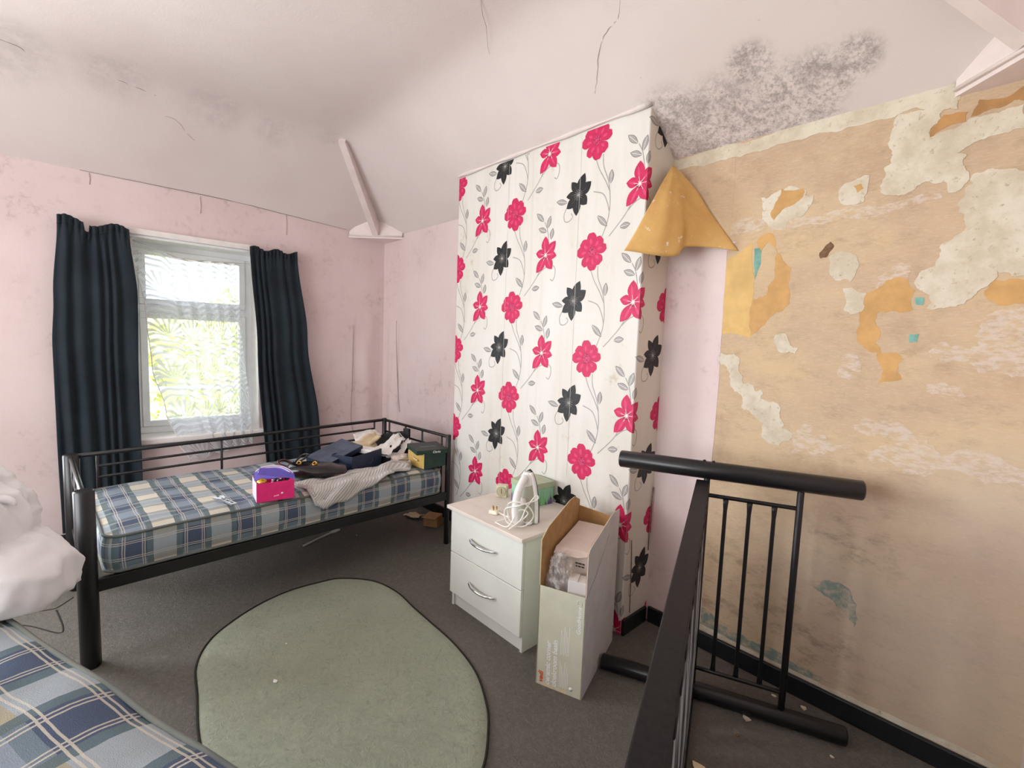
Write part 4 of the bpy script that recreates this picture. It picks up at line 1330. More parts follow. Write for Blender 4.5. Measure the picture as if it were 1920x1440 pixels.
def drape(name, mat, loc, ells, seed, parent, crease=0.02, sub=6, axis=(0.3, 1.0, 0.5), k=0.05, flat=None):
    """soft bundle: star-shaped smooth union of ellipsoids (centre, radii) with long drape creases"""
    bm = bmesh.new()
    bmesh.ops.create_icosphere(bm, subdivisions=sub, radius=1.0)
    ax = Vector(axis).normalized()
    for v in bm.verts:
        d = v.co.normalized()
        rs = []
        for c, r in ells:
            c = Vector(c)
            A_ = sum((d[i] / r[i]) ** 2 for i in range(3))
            B_ = sum(d[i] * c[i] / r[i] ** 2 for i in range(3))
            C_ = sum((c[i] / r[i]) ** 2 for i in range(3)) - 1
            disc_ = B_ * B_ - A_ * C_
            if disc_ > 0:
                rs.append((B_ + math.sqrt(disc_)) / A_)
        R_ = k * math.log(sum(math.exp(x / k) for x in rs)) if rs else 0.02
        p = d * R_
        al = ax * p.dot(ax)
        q = (p - al) * 6.5 + al * 1.8
        c1 = 1 - 2 * abs(noise.noise(q + Vector((seed, 0, 0))))
        q2 = (p - al) * 20 + al * 5 + Vector((0, 0, noise.noise(p * 6) * 2))
        c2 = 1 - 2 * abs(noise.noise(q2 + Vector((0, seed, 4))))
        p = d * (R_ + crease * (c1 ** 3) + crease * 0.4 * c2 + 0.02 * noise.noise(p * 5 + Vector((seed, 1, 1))))
        if flat is not None and p.z < flat:
            p.z = flat + (p.z - flat) * 0.15
        v.co = p + Vector(loc)
    return bmo(name, bm, mat, parent, True)
bag = thing('duvet_bundle', 'crumpled white duvet bundle slumped on the foreground mattress', 'duvet', (-2.0, -0.32, 0.70))
drape('bundle', M['white_cloth'], (0.0, 0.04, 0.185), [((-0.03, -0.05, 0.03), (0.22, 0.22, 0.165)), ((0.06, 0.12, -0.10), (0.17, 0.15, 0.105)), ((-0.12, -0.10, 0.10), (0.18, 0.2, 0.14))], 3.1, bag, 0.026, flat=-0.172)
tube('tied_corner', smooth_path([(0.035, 0.15, 0.295), (0.06, 0.175, 0.30), (0.075, 0.19, 0.296), (0.082, 0.197, 0.286)], 5), lambda t: 0.013 * (1 - t) + 0.004, M['white_cloth'], bag, n=10)
pil = thing('pillow', 'white frayed pillow wedged under the duvet bundle', 'pillow', (-2.03, -0.27, 0.725))
drape('pillow_case', M['white_cloth'], (0.0, 0.0, 0.012), [((0, 0, 0), (0.2, 0.16, 0.05)), ((0.11, 0.11, -0.012), (0.085, 0.07, 0.035))], 8.4, pil, 0.006, 5, k=0.03)
for i in range(4):
    p = Vector((0.15 + 0.010 * i, 0.175 - 0.006 * i, -0.008))
    tube('loose_thread', smooth_path([p, p + Vector((0.01, 0.012, -0.01)), p + Vector((0.012 + random.uniform(-.01, .01), 0.02, -0.03))], 3), 0.0009, M['white_cloth'], pil, n=4)

# ------------------------------------------------------------------ things on the bed
def lidless_box(root, w, d, h, t, mats, names=('box_front', 'box_back', 'box_side', 'box_side', 'box_base')):
    """open box: x = depth (front at +x), y = width"""
    outs = []
    outs.append(box(names[0], (d / 2 - t, -w / 2, 0), (d / 2, w / 2, h), mats[0], root, bev=0.0006, seg=1))
    outs.append(box(names[1], (-d / 2, -w / 2, 0), (-d / 2 + t, w / 2, h), mats[1], root))
    outs.append(box(names[2], (-d / 2 + t, -w / 2, 0), (d / 2 - t, -w / 2 + t, h), mats[2], root))
    outs.append(box(names[3], (-d / 2 + t, w / 2 - t, 0), (d / 2 - t, w / 2, h), mats[3], root))
    outs.append(box(names[4], (-d / 2 + t, -w / 2 + t, 0), (d / 2 - t, w / 2 - t, t), mats[1], root))
    return outs
# pink box with violet lid and trinkets
pb = thing('pink_box', 'hot pink card box with violet arched lid full of trinkets', 'box', (-2.762, 0.808, TOP), math.radians(-8))
lidless_box(pb, 0.185, 0.165, 0.102, 0.003, (M['hot_pink'], M['hot_pink'], M['lilac_white'], M['hot_pink']))
def arch_lid():
    bm = bmesh.new()
    poly = [(-0.098, 0.0), (0.098, 0.0), (0.10, 0.03), (0.055, 0.095), (0.0, 0.115), (-0.055, 0.108), (-0.092, 0.07)]
    ang = math.radians(28)
    def pl(x, y, h):
        return Vector((0.045 - y * math.cos(ang) * 0.75 - h * math.sin(ang), x, 0.112 + y * math.sin(ang) * 0.85 + h * math.cos(ang)))
    prism(bm, poly, 0, 0.003, pl)
    o = bmo('arched_lid', bm, M['violet'], pb)
    o['label'] = 'violet arched lid with pale stripes'
    for k_ in (0.78, 0.9):
        path = [pl(x * k_ * 1.02, 0.012 + y * k_, 0.005) for x, y in poly[1:]]
        path.reverse()
        tube('lid_stripe', smooth_path(path[:-0 or None], 3), 0.0035, M['lilac_white'], o, n=6)
    bm = bmesh.new()
    prism(bm, [(-0.085, 0.0), (0.1, 0.0), (0.092, 0.045), (0.0, 0.075), (-0.075, 0.06)], 0, 0.003, lambda x, y, h: Vector((0.0745 + h, x, 0.10 + y * 0.62 + (0.03 - x * 0.25))))
    bmo('lid_flap', bm, M['violet'], o)
arch_lid()
lump('trinket', M['gold'], (0.045, -0.062, 0.098), (0.026, 0.026, 0.024), 1.0, pb, 0.02, 2, 3)
for i in range(22):
    a = i * 2.4
    r = 0.006 + 0.0042 * (i ** 0.5) * 1.6
    lump('bead', M['beads'] if i % 5 else M['chrome'], (0.048 + 0.5 * r * math.cos(a), 0.028 + 1.2 * r * math.sin(a), 0.097 + 0.008 * math.cos(i)), (0.0085,) * 3, i, pb, 0, 1, 1, fold=0)
tube('logo_stroke', smooth_path([(0.0828, -0.01, 0.024), (0.0828, 0.004, 0.0255), (0.0828, 0.016, 0.0275)], 4), 0.0016, M['print_white_text'], pb, n=6)
lathe('logo_dot', [(0.0055, 0), (0.0055, 0.0006)], M['print_white_text'], pb, n=12, mtx=Matrix.Translation((0.0826, 0.032, 0.036)) @ Matrix.Rotation(PI / 2, 4, 'Y'))

# handbag
hb = thing('handbag', 'black patent handbag with gold clasp lying beside the pink box', 'handbag', (-2.955, 1.12, TOP + 0.004), math.radians(58))
def bag_body():
    bm = bmesh.new()
    L, W, H = 0.37, 0.2, 0.105
    n, m = 28, 20
    g = []
    for j in range(m + 1):
        b = -PI / 2 + PI * j / m
        row = []
        for i in range(n):
            a = 2 * PI * i / n
            cx, cy = math.cos(a), math.sin(a)
            x = math.copysign(abs(cx) ** 0.7, cx) * L / 2 * (math.cos(b) ** 0.45)
            y = math.copysign(abs(cy) ** 0.7, cy) * W / 2 * (math.cos(b) ** 0.45)
            z = H / 2 + H / 2 * math.sin(b) * (1.0 - 0.5 * (x / L + 0.5)) + 0.01 * noise.noise(Vector((x * 12, y * 12, b)))
            row.append(bm.verts.new((x, y, z)))
        g.append(row)
    for j in range(m):
        for i in range(n):
            bm.faces.new((g[j][i], g[j][(i + 1) % n], g[j + 1][(i + 1) % n], g[j + 1][i]))
    bmo('bag_body', bm, M['leather'], hb, True)
bag_body()
tube('bag_handle', smooth_path([(-0.165, -0.05, 0.085), (-0.21, -0.04, 0.10), (-0.225, 0.02, 0.105), (-0.20, 0.07, 0.095), (-0.16, 0.075, 0.07)], 6), 0.009, M['maroon_leather'], hb, n=10)
tube('bag_strap', smooth_path([(-0.13, 0.03, 0.1), (-0.10, 0.07, 0.13), (-0.06, 0.05, 0.138), (-0.075, 0.01, 0.122), (-0.11, 0.0, 0.1)], 6), 0.006, M['leather'], hb, n=8)
for x, y in ((-0.115, -0.015), (-0.02, -0.03)):
    tube('clasp', smooth_path([(x, y, 0.096), (x + 0.012, y + 0.012, 0.108), (x + 0.026, y, 0.1), (x + 0.012, y - 0.014, 0.094)], 5, True), 0.0045, M['gold'], hb, n=8, closed=True)
tube('flap_seam', smooth_path([(-0.15, -0.06, 0.06), (-0.05, -0.075, 0.066), (0.06, -0.072, 0.055), (0.165, -0.05, 0.035)], 6), 0.004, M['maroon_leather'], hb, n=6)
lump('maroon_panel', M['maroon_leather'], (0.13, -0.01, 0.032), (0.05, 0.075, 0.03), 5.0, hb, 0.05, 2, 4, 2.4)

# navy shoe box and its lid
nb = thing('shoe_box', 'open navy blue shoe box standing between the handbag and the papers', 'box', (-3.055, 1.435, TOP), math.radians(24))
lidless_box(nb, 0.30, 0.175, 0.112, 0.003, (M['navy_card'], M['navy_card'], M['navy_card'], M['navy_card']))
box('tissue_lining', (-0.08, 0.05, 0.085), (0.078, 0.145, 0.116), M['tissue'], nb, bev=0.006)
tube('logo', smooth_path([(0.0885, 0.01, 0.045), (0.0885, 0.03, 0.035), (0.0885, 0.05, 0.05), (0.0885, 0.045, 0.07)], 5), 0.0012, M['navy_dusty'], nb, n=5)
def lid(name, label, loc, rot, w, d, h, top, side, group=None):
    root = thing(name, label, 'box lid', loc)
    root.rotation_euler = rot
    bm = bmesh.new()
    add_box(bm, (-d / 2, -w / 2, h - 0.003), (d / 2, w / 2, h), 0.0006, 1)
    bmo('lid_top', bm, top, root)
    for a, b in (((d / 2 - 0.003, -w / 2, 0), (d / 2, w / 2, h - 0.003)), ((-d / 2, -w / 2, 0), (-d / 2 + 0.003, w / 2, h - 0.003)), ((-d / 2 + .003, -w / 2, 0), (d / 2 - .003, -w / 2 + 0.003, h - 0.003)), ((-d / 2 + .003, w / 2 - 0.003, 0), (d / 2 - .003, w / 2, h - 0.003))):
        box('lid_rim', a, b, side, root)
    return root
lid('box_lid', 'dusty navy shoe box lid tilted across the navy box', (-3.135, 1.315, TOP + 0.085), (math.radians(13), math.radians(7), math.radians(21)), 0.31, 0.20, 0.034, M['navy_dusty'], M['navy_card'])

# grey knitted cardigan hanging over the mattress edge
def cardigan():
    root = thing('knitted_cardigan', 'grey ribbed knitted garment draped over the mattress edge', 'clothing', (-2.8, 1.3, TOP))
    ny_, nd = 56, 34
    back = ipol([(0, -2.84), (0.25, -2.885), (0.5, -2.93), (0.75, -2.95), (1, -2.90)])
    leng = ipol([(0, 0.02), (0.08, 0.24), (0.14, 0.285), (0.25, 0.275), (0.45, 0.25), (0.7, 0.225), (0.9, 0.15), (1, 0.05)])
    v, f, uv = [], [], []
    for i in range(ny_ + 1):
        s = i / ny_
        y = 0.955 + 0.785 * s
        xe = -2.665 - 0.0407 * (y - 0.03)             # mattress front edge
        for j in range(nd + 1):
            t = j / nd
            d = leng(s) * t
            x = back(s) + d
            fold = 0.012 * math.sin(s * 13 + t * 4 + 1.2) + 0.010 * noise.noise(Vector((s * 7, t * 5, 2))) + 0.008 * math.sin(t * 14 + s * 9) + 0.03 * math.exp(-((t - 0.45 - 0.25 * s) / 0.10) ** 2) * (0.4 + 0.8 * s)
            z = TOP + 0.014 + max(fold, -0.006)
            if x > xe:
                over = x - xe
                z = z - over * 1.0
                x = xe + 0.014 + 0.012 * math.sin(over * 16) + max(0, fold) * 0.5
            v.append((x + 2.8, y - 1.3, z - TOP))
            uv.append((s * 0.8 + 0.25 * t * 0, (leng(s) * t) * 0.55 + s * 0.35))
    for i in range(ny_):
        for j in range(nd):
            a = i * (nd + 1) + j
            f.append((a, a + 1, a + nd + 2, a + nd + 1))
    o = pyd('knit_cloth', v, f, M['grey_knit'], root, smooth=True, uv=uv)
    md = o.modifiers.new('thick', 'SOLIDIFY')
    md.thickness = 0.007
    md.offset = 1.0
    # ribbed hem along the rolled front edge
    path = [Vector(v[i * (nd + 1) + nd]) for i in range(2, ny_ - 1)]
    tube('ribbed_hem', path, 0.007, M['grey_knit'], root, n=8)
    path = [Vector(v[i * (nd + 1) + int(nd * (0.42 + 0.25 * i / ny_))]) + Vector((0, 0, 0.010)) for i in range(6, ny_ - 3)]
    tube('ribbed_hem', path, 0.011, M['grey_knit'], root, n=8)
cardigan()

# green shoe box with mustard end, askew lid
gb = thing('shoe_box', 'dark green shoe box with a mustard yellow end panel', 'box', (-2.845, 1.86, TOP), math.radians(3))
lidless_box(gb, 0.185, 0.20, 0.105, 0.003, (M['green_card'], M['green_card'], M['mustard'], M['mustard']))
tube('pull_ribbon', smooth_path([(-0.03, -0.094, 0.062), (0.0, -0.102, 0.058), (0.03, -0.099, 0.05)], 4), 0.006, M['kraft'], gb, n=6)
lathe('eyelet', [(0.006, 0), (0.006, 0.002)], M['gold'], gb, n=12, mtx=Matrix.Translation((0.034, -0.0925, 0.05)) @ Matrix.Rotation(PI / 2, 4, 'X'))
gl_ = lid('box_lid', 'dark green box lid lying askew on the green box', (-2.85, 1.865, TOP + 0.103), (0.0, math.radians(1.5), math.radians(-14)), 0.225, 0.235, 0.03, M['green_lid'], M['green_card'])
text_mesh('lettering', 'Clarks', 0.022, M['print_white_text'], gl_, lambda x, y: Vector((0.1182, 0.0 + x, 0.008 + y)), shear=0.25, bold=0.0004)
tube('top_script', [(0.012 + 0.006 * math.sin(i * 2.1), -0.06 + 0.0052 * i, 0.0305) for i in range(24)], 0.0013, M['print_grey'], gl_, n=5)

# black tray with tissue paper, cream paper bag, black pouch
def sheet(name, mat, parent, corners, n=12, amp=0.02, seed=0, thick=0.0012):
    c = [Vector(p) for p in corners]
    v, f = [], []
    nr = (c[1] - c[0]).cross(c[3] - c[0]).normalized()
    for j in range(n + 1):
        for i in range(n + 1):
            s, t = i / n, j / n
            p = c[0] * (1 - s) * (1 - t) + c[1] * s * (1 - t) + c[2] * s * t + c[3] * (1 - s) * t
            p = p + nr * amp * (noise.noise(Vector((s * 2.6, t * 2.6, seed))) + 0.5 * noise.noise(Vector((s * 6, t * 6, seed + 3))))
            v.append(p)
    for j in range(n):
        for i in range(n):
            a = j * (n + 1) + i
            f.append((a, a + 1, a + n + 2, a + n + 1))
    o = pyd(name, v, f, mat, parent, smooth=True)
    md = o.modifiers.new('thick', 'SOLIDIFY')
    md.thickness = thick
    return o
bt = thing('shoe_tray', 'black open box spilling white tissue paper on the bed', 'box', (-3.145, 1.715, TOP), math.radians(20))
lidless_box(bt, 0.24, 0.22, 0.05, 0.003, (M['black_nylon'],) * 4)
sheet('tissue_sheet', M['tissue'], bt, [(0.13, -0.14, 0.075), (0.06, 0.13, 0.15), (-0.06, 0.13, 0.17), (-0.04, -0.14, 0.08)], seed=1, amp=0.03)
sheet('tissue_sheet', M['tissue'], bt, [(0.13, -0.02, 0.03), (0.11, 0.15, 0.12), (0.07, 0.15, 0.14), (0.05, -0.02, 0.06)], seed=4, amp=0.02)
sheet('tissue_sheet', M['tissue'], bt, [(0.115, -0.13, 0.055), (0.12, 0.03, 0.045), (0.0, 0.05, 0.07), (0.0, -0.13, 0.07)], seed=7, amp=0.02)
lump('dark_shoe', M['black_nylon'], (0.02, 0.03, 0.075), (0.06, 0.10, 0.045), 2.2, bt, 0.15, 2, 4)
pbg = thing('paper_bag', 'cream paper bag with folded top behind the tissue papers', 'paper bag', (-3.36, 1.63, TOP), math.radians(15))
sheet('bag_panel', M['kraft'], pbg, [(0.09, -0.14, 0.03), (0.06, 0.12, 0.12), (-0.02, 0.12, 0.165), (-0.02, -0.12, 0.06)], seed=11, amp=0.025)
sheet('bag_panel', M['tissue'], pbg, [(-0.02, -0.04, 0.06), (-0.02, 0.2, 0.12), (-0.10, 0.2, 0.165), (-0.10, -0.02, 0.15)], seed=13, amp=0.02)
lump('bag_fold', M['kraft'], (0.0, -0.02, 0.058), (0.09, 0.13, 0.05), 6.0, pbg, 0.15, 2, 4)
bp = thing('pouch', 'black nylon pouch propped against the far bed rail', 'pouch', (-3.33, 1.86, TOP), math.radians(15))
bm = bmesh.new()
prism(bm, [(-0.20, 0.04), (-0.17, 0.0), (0.13, 0.0), (0.15, 0.06), (0.12, 0.15), (0.05, 0.165), (-0.10, 0.13), (-0.18, 0.11)], -0.02, 0.03, lambda x, y, h: Vector((x, -h + y * 0.25, y)))
bmesh.ops.bevel(bm, geom=bm.edges[:], offset=0.008, segments=2, affect='EDGES')
bmo('pouch_body', bm, M['black_nylon'], bp)
tube('zip', smooth_path([(0.135, -0.02, 0.05), (0.115, -0.006, 0.12), (0.06, 0.005, 0.16)], 5), 0.004, M['chrome'], bp, n=6)
bm = bmesh.new()
add_box(bm, (0.10, 0.005, 0.0), (0.16, 0.03, 0.2), 0.006)
bmo('pouch_flap', bm, M['black_nylon'], bp)
# flattened scraps: beige packing paper near the green box
sc_ = thing('packing_paper', 'crumpled beige packing paper between tray and green box', 'paper', (-2.99, 1.73, TOP))
lump('crumple', M['card_pinkish'], (0.0, 0.0, 0.032), (0.06, 0.075, 0.028), 3.0, sc_, 0.35, 2.6, 5, 2.0, 0.3, 0.12)
# wrench
wr = thing('wrench', 'silver adjustable wrench lying on the plaid mattress', 'wrench', (-2.775, 0.58, TOP + 0.012), math.radians(194))
bm = bmesh.new()
prism(bm, [(-0.09, -0.008), (-0.085, -0.013), (-0.05, -0.012), (0.035, -0.009), (0.05, -0.022), (0.085, -0.026), (0.095, -0.012), (0.07, -0.008), (0.07, 0.006), (0.098, 0.010), (0.088, 0.024), (0.05, 0.02), (0.035, 0.009), (-0.05, 0.012), (-0.085, 0.013), (-0.09, 0.008)], 0, 0.009, lambda x, y, h: Vector((x, y, h)))
bmo('wrench_body', bm, M['steel'], wr)
for x0, x1 in ((-0.072, -0.045), (-0.035, -0.005), (0.005, 0.028)):
    box('handle_inset', (x0, -0.0055, 0.0088), (x1, 0.0055, 0.0096), M['print_dark_text'], wr)
lathe('adjuster', [(0.007, -0.006), (0.007, 0.006)], M['chrome'], wr, n=14, mtx=Matrix.Translation((0.045, 0.0, 0.009)) @ Matrix.Rotation(PI / 2, 4, 'Y'))

# ------------------------------------------------------------------ rug
RUG = [[-1.881, 0.303], [-2.188, 0.343], [-2.375, 0.37], [-2.519, 0.431], [-2.628, 0.531], [-2.735, 0.707], [-2.787, 0.891], [-2.775, 1.071], [-2.739, 1.188], [-2.587, 1.324], [-2.383, 1.37], [-2.179, 1.36], [-2.016, 1.355], [-1.782, 1.345], [-1.564, 1.303], [-1.396, 1.225], [-1.284, 1.145], [-1.151, 1.0], [-1.09, 0.8], [-1.12, 0.58], [-1.25, 0.42], [-1.5, 0.32]]
def rug():
    root = thing('rug', 'sage green rounded shag rug on the dark carpet', 'rug', (-1.94, 0.84, 0))
    P = smooth_path([(x + 1.94, y - 0.84, 0) for x, y in RUG], 6, True)
    n = len(P)
    rings = 26
    v, f = [], []
    for j in range(rings + 1):
        s = 1 - j / rings
        for p in P:
            e = min(1, (1 - s) * 14)
            x, y = p.x * s, p.y * s
            v.append((x, y, 0.004 + 0.011 * e ** 0.5 + 0.0025 * noise.noise(Vector((x * 9, y * 9, 0))) * e))
    for j in range(rings):
        for i in range(n):
            f.append((j * n + i, j * n + (i + 1) % n, (j + 1) * n + (i + 1) % n, (j + 1) * n + i))
    pyd('pile', v, f, M['rug'], root, smooth=True)
    tube('edge_binding', [Vector((p.x * 1.003, p.y * 1.003, 0.005)) for p in P], 0.005, M['rug_edge'], root, n=6, closed=True)
rug()

# ------------------------------------------------------------------ bedside cabinet and things on it
ns = thing('bedside_cabinet', 'white two drawer bedside cabinet against the flowered chimney breast', 'cabinet', (-1.803, 1.79, 0))
hx = 0.285
box('cabinet_side', (-hx, -0.235, 0.0), (-hx + 0.016, 0.235, 0.565), M['laminate'], ns, bev=0.001, seg=1)
box('cabinet_side', (hx - 0.016, -0.235, 0.0), (hx, 0.235, 0.565), M['laminate'], ns, bev=0.001, seg=1)
box('cabinet_back', (-hx + 0.016, 0.22, 0.0), (hx - 0.016, 0.235, 0.565), M['laminate'], ns)
box('plinth', (-hx + 0.016, -0.222, 0.0), (hx - 0.016, -0.206, 0.083), M['laminate'], ns)
box('cabinet_top', (-hx - 0.018, -0.275, 0.565), (hx + 0.014, 0.245, 0.585), M['laminate_top'], ns, bev=0.003)
for z0, z1 in ((0.084, 0.318), (0.322, 0.561)):
    d = box('drawer', (-hx + 0.001, -0.254, z0), (hx - 0.001, -0.236, z1), M['laminate'], ns, bev=0.0025)
    zc = z0 + (z1 - z0) * 0.53
    hpts = smooth_path([(-0.105, -0.252, zc), (-0.095, -0.268, zc), (-0.05, -0.284, zc - 0.004), (0.0, -0.288, zc - 0.005), (0.05, -0.284, zc - 0.004), (0.095, -0.268, zc), (0.105, -0.252, zc)], 6)
    tube('handle', hpts, lambda t: 0.0042 + 0.0035 * math.sin(PI * t), M['chrome'], d, n=10)
TZ = 0.585
# gift box
tb = thing('gift_box', 'mint green lidded card box with lavender print on the cabinet', 'box', (-1.85, 1.93, TZ), math.radians(-6))
box('box_body', (-0.085, -0.085, 0.0), (0.085, 0.085, 0.118), M['mint'], tb, bev=0.002)
box('box_lid', (-0.089, -0.089, 0.098), (0.089, 0.089, 0.132), M['sage_lid'], tb, bev=0.002)
rg = random.Random(5)
for side in range(2):
    bm = bmesh.new()
    bm2 = bmesh.new()
    for i in range(13):
        x = -0.08 + i * 0.0128 + rg.uniform(-.003, .003)
        hgt = rg.uniform(0.03, 0.085)
        for b_, w, h_, on in ((bm, 0.004, hgt, True), (bm2, 0.0065, hgt * rg.uniform(.5, .9), i < 5 or i > 8)):
            if not on:
                continue
            z0_ = 0.004 if b_ is bm else 0.002
            pts = [(x - w, z0_), (x + w, z0_), (x + w * 0.8, h_ * 0.6), (x, h_), (x - w * 0.8, h_ * 0.6)]
            off = 0.0006 if b_ is bm else 0.001
            vs_ = [b_.verts.new((px, -0.085 - off, pz) if side == 0 else (0.085 + off, px, pz)) for px, pz in pts]
            b_.faces.new(vs_)
    bmo('leaf_print', bm, M['leafgreen'], tb)['kind'] = 'stuff'
    bmo('lavender_print', bm2, M['lavender'], tb)['kind'] = 'stuff'
# clock
ck = thing('alarm_clock', 'small cream cube alarm clock beside the gift box', 'clock', (-2.02, 1.85, TZ), math.radians(35))
box('clock_case', (-0.033, -0.02, 0), (0.033, 0.03, 0.072), M['clock'], ck, bev=0.006, seg=3)
rot90 = Matrix.Rotation(PI / 2, 4, 'X')
lathe('clock_dial', [(0.026, 0), (0.028, 0.002), (0.024, 0.003)], M['clock_face'], ck, mtx=Matrix.Translation((0, -0.0205, 0.037)) @ rot90)
tube('clock_rim', [(0.028 * math.cos(a * PI / 12), -0.0225, 0.037 + 0.028 * math.sin(a * PI / 12)) for a in range(24)], 0.0022, M['iron_grey'], ck, n=6, closed=True)
tube('clock_hand', [(0, -0.025, 0.037), (0, -0.025, 0.056)], 0.0012, M['print_dark_text'], ck, n=5)
tube('clock_hand', [(0, -0.025, 0.037), (0.002, -0.025, 0.024)], 0.0014, M['print_dark_text'], ck, n=5)
# iron standing on its heel
ir = thing('steam_iron', 'white steam iron standing upright on the cabinet with tangled cord', 'iron', (-1.655, 1.685, TZ + 0.003), math.radians(14))
def iron():
    Hh = 0.262
    def hw(z):
        t = max(0.0, min(1.0, z / Hh))
        return 0.056 * (1 - t ** 2.3) ** 0.62
    m = 26
    # sole plate: thin pointed arch
    bm = bmesh.new()
    prof = [(-hw(Hh * i / m) if i < m else 0.0, Hh * i / m) for i in range(m + 1)]
    poly = prof + [(-x, z) for x, z in reversed(prof[:-1])]
    prism(bm, poly, 0.0, 0.008, lambda x, z, h: Vector((x * 1.14, 0.030 - h, z * 1.02)))
    bmo('sole_plate', bm, M['iron_sole'], ir)
    # body
    bm = bmesh.new()
    rings = []
    n = 14
    for i in range(m + 1):
        z = 0.0 + Hh * 0.985 * i / m
        w = hw(z) * 0.98 + 0.001
        dep = 0.052 * (1 - (z / Hh) ** 3) + 0.008
        rings.append([bm.verts.new((w * math.cos(PI * k / (n - 1)), 0.020 - dep * max(0.0, math.sin(PI * k / (n - 1))) ** 0.6, z)) for k in range(n)])
    for a, b in zip(rings, rings[1:]):
        for k in range(n - 1):
            bm.faces.new((a[k], a[k + 1], b[k + 1], b[k]))
        bm.faces.new((a[n - 1], a[0], b[0], b[n - 1]))
    bm.faces.new(rings[0]); bm.faces.new(rings[-1])
    bmo('iron_body', bm, M['iron_grey'], ir, True)
    # handle bar running from nose to heel, standing off the body
    path = smooth_path([(0, -0.018, 0.235), (0, -0.05, 0.21), (0, -0.085, 0.165), (0, -0.098, 0.11), (0, -0.095, 0.05), (0, -0.075, 0.012), (0, -0.03, 0.006)], 6)
    tube('handle', path, lambda t: 0.0175 + 0.003 * math.sin(PI * t), M['iron_white'], ir, n=14)
    lump('nose_cover', M['iron_white'], (0, 0.004, 0.2), (0.034, 0.026, 0.055), 1, ir, 0, 1, 4, fold=0)
    for s in (-1, 1):
        tube('skirt', [Vector((s * hw(Hh * i / m) * 1.0, 0.010, Hh * i / m)) for i in range(m)], 0.0125, M['iron_white'], ir, n=8)
    lathe('dial', [(0.02, 0), (0.02, 0.014), (0.017, 0.017)], M['iron_white'], ir, mtx=Matrix.Translation((0.0, -0.03, 0.115)) @ rot90)
    box('heel', (-0.05, -0.04, 0.0), (0.05, 0.026, 0.014), M['iron_white'], ir, bev=0.005)
iron()
cpath = [(0.0, -0.085, 0.012), (-0.03, -0.105, 0.03), (-0.055, -0.085, 0.075), (-0.02, -0.118, 0.125), (0.05, -0.09, 0.125), (0.075, -0.05, 0.06), (0.045, -0.09, 0.012), (-0.03, -0.12, 0.02), (-0.055, -0.11, 0.08),
         (0.02, -0.115, 0.115), (0.075, -0.05, 0.135), (0.092, -0.04, 0.152), (0.078, -0.045, 0.158), (0.05, -0.085, 0.10), (0.035, -0.105, 0.045), (0.0, -0.15, 0.006), (0.015, -0.12, 0.02), (0.06, -0.08, 0.075),
         (0.02, -0.10, 0.09), (-0.02, -0.13, 0.008), (-0.09, -0.125, 0.006), (-0.10, -0.115, 0.008), (-0.06, -0.06, 0.02), (-0.10, -0.02, 0.006), (-0.15, -0.01, 0.008)]
tube('power_cord', smooth_path(cpath, 7), 0.0036, M['cord'], ir, n=8)
pg = thing('mains_plug', 'cream three pin plug on the end of the iron cord', 'plug', (-1.835, 1.632, TZ), math.radians(20))
box('plug_body', (-0.026, -0.024, 0.001), (0.026, 0.024, 0.024), M['plug'], pg, bev=0.008, seg=3)
for x, y in ((-0.011, 0.004), (0.011, 0.004), (0.0, -0.012)):
    box('plug_pin', (x - 0.003, y - 0.002, 0.024), (x + 0.003, y + 0.002, 0.042), M['gold'], pg)
tube('cord_grip', [(0.024, 0.0, 0.012), (0.04, -0.002, 0.010)], 0.005, M['plug'], pg, n=8)

# ------------------------------------------------------------------ cardboard carton with its contents
cb = thing('cardboard_carton', 'tall open basin carton with pale green front and lettering', 'carton', (-1.238, 1.5015, 0), math.atan2(0.33, 0.943))
CW, CD, CT = 0.214, 0.475, 0.005
hwc = CW / 2
def panel(nm, poly, place, t0, t1, mat):
    bm = bmesh.new()
    prism(bm, poly, t0, t1, place)
    return bmo(nm, bm, mat, cb)
# local x across the front, y into the depth; each panel is card with brown inside and printed outside
panel('front_panel', [(-hwc, 0), (hwc, 0), (hwc, 0.452), (-hwc, 0.452)], lambda x, z, h: Vector((x, h, z)), 0, 0.002, M['card_cream'])
panel('front_lining', [(-hwc + .005, 0), (hwc - .005, 0), (hwc - .005, 0.45), (-hwc + .005, 0.45)], lambda x, z, h: Vector((x, h, z)), 0.002, 0.005, M['cardboard'])
RS = [(0, 0), (CD, 0), (CD, 0.69), (0.36, 0.705), (0.02, 0.655), (0, 0.64)]
panel('right_panel', RS, lambda y, z, h: Vector((hwc - h, y, z)), 0, 0.002, M['card_white'])
panel('right_lining', RS, lambda y, z, h: Vector((hwc - h, y, z)), 0.002, 0.005, M['cardboard'])
LS = [(0, 0), (CD, 0), (CD, 0.70), (0.40, 0.735), (0.33, 0.735), (0.2, 0.712), (0.07, 0.69), (0.0, 0.655)]
panel('left_panel', LS, lambda y, z, h: Vector((-hwc + h, y, z)), 0, 0.002, M['card_cream'])
panel('left_lining', LS, lambda y, z, h: Vector((-hwc + h, y, z)), 0.002, 0.005, M['cardboard'])
panel('back_panel', [(-hwc + .005, 0), (hwc - .005, 0), (hwc - .005, 0.64), (-hwc + .005, 0.67)], lambda x, z, h: Vector((x, CD - h, z)), 0, 0.005, M['cardboard'])
box('bottom_panel', (-hwc + .005, .005, 0), (hwc - .005, CD - .005, .005), M['cardboard'], cb)
tube('side_crease', [(hwc + 0.0008, 0.002, 0.452), (hwc + 0.0008, 0.12, 0.50), (hwc + 0.0008, 0.30, 0.62)], 0.0014, M['print_grey'], cb, n=5)
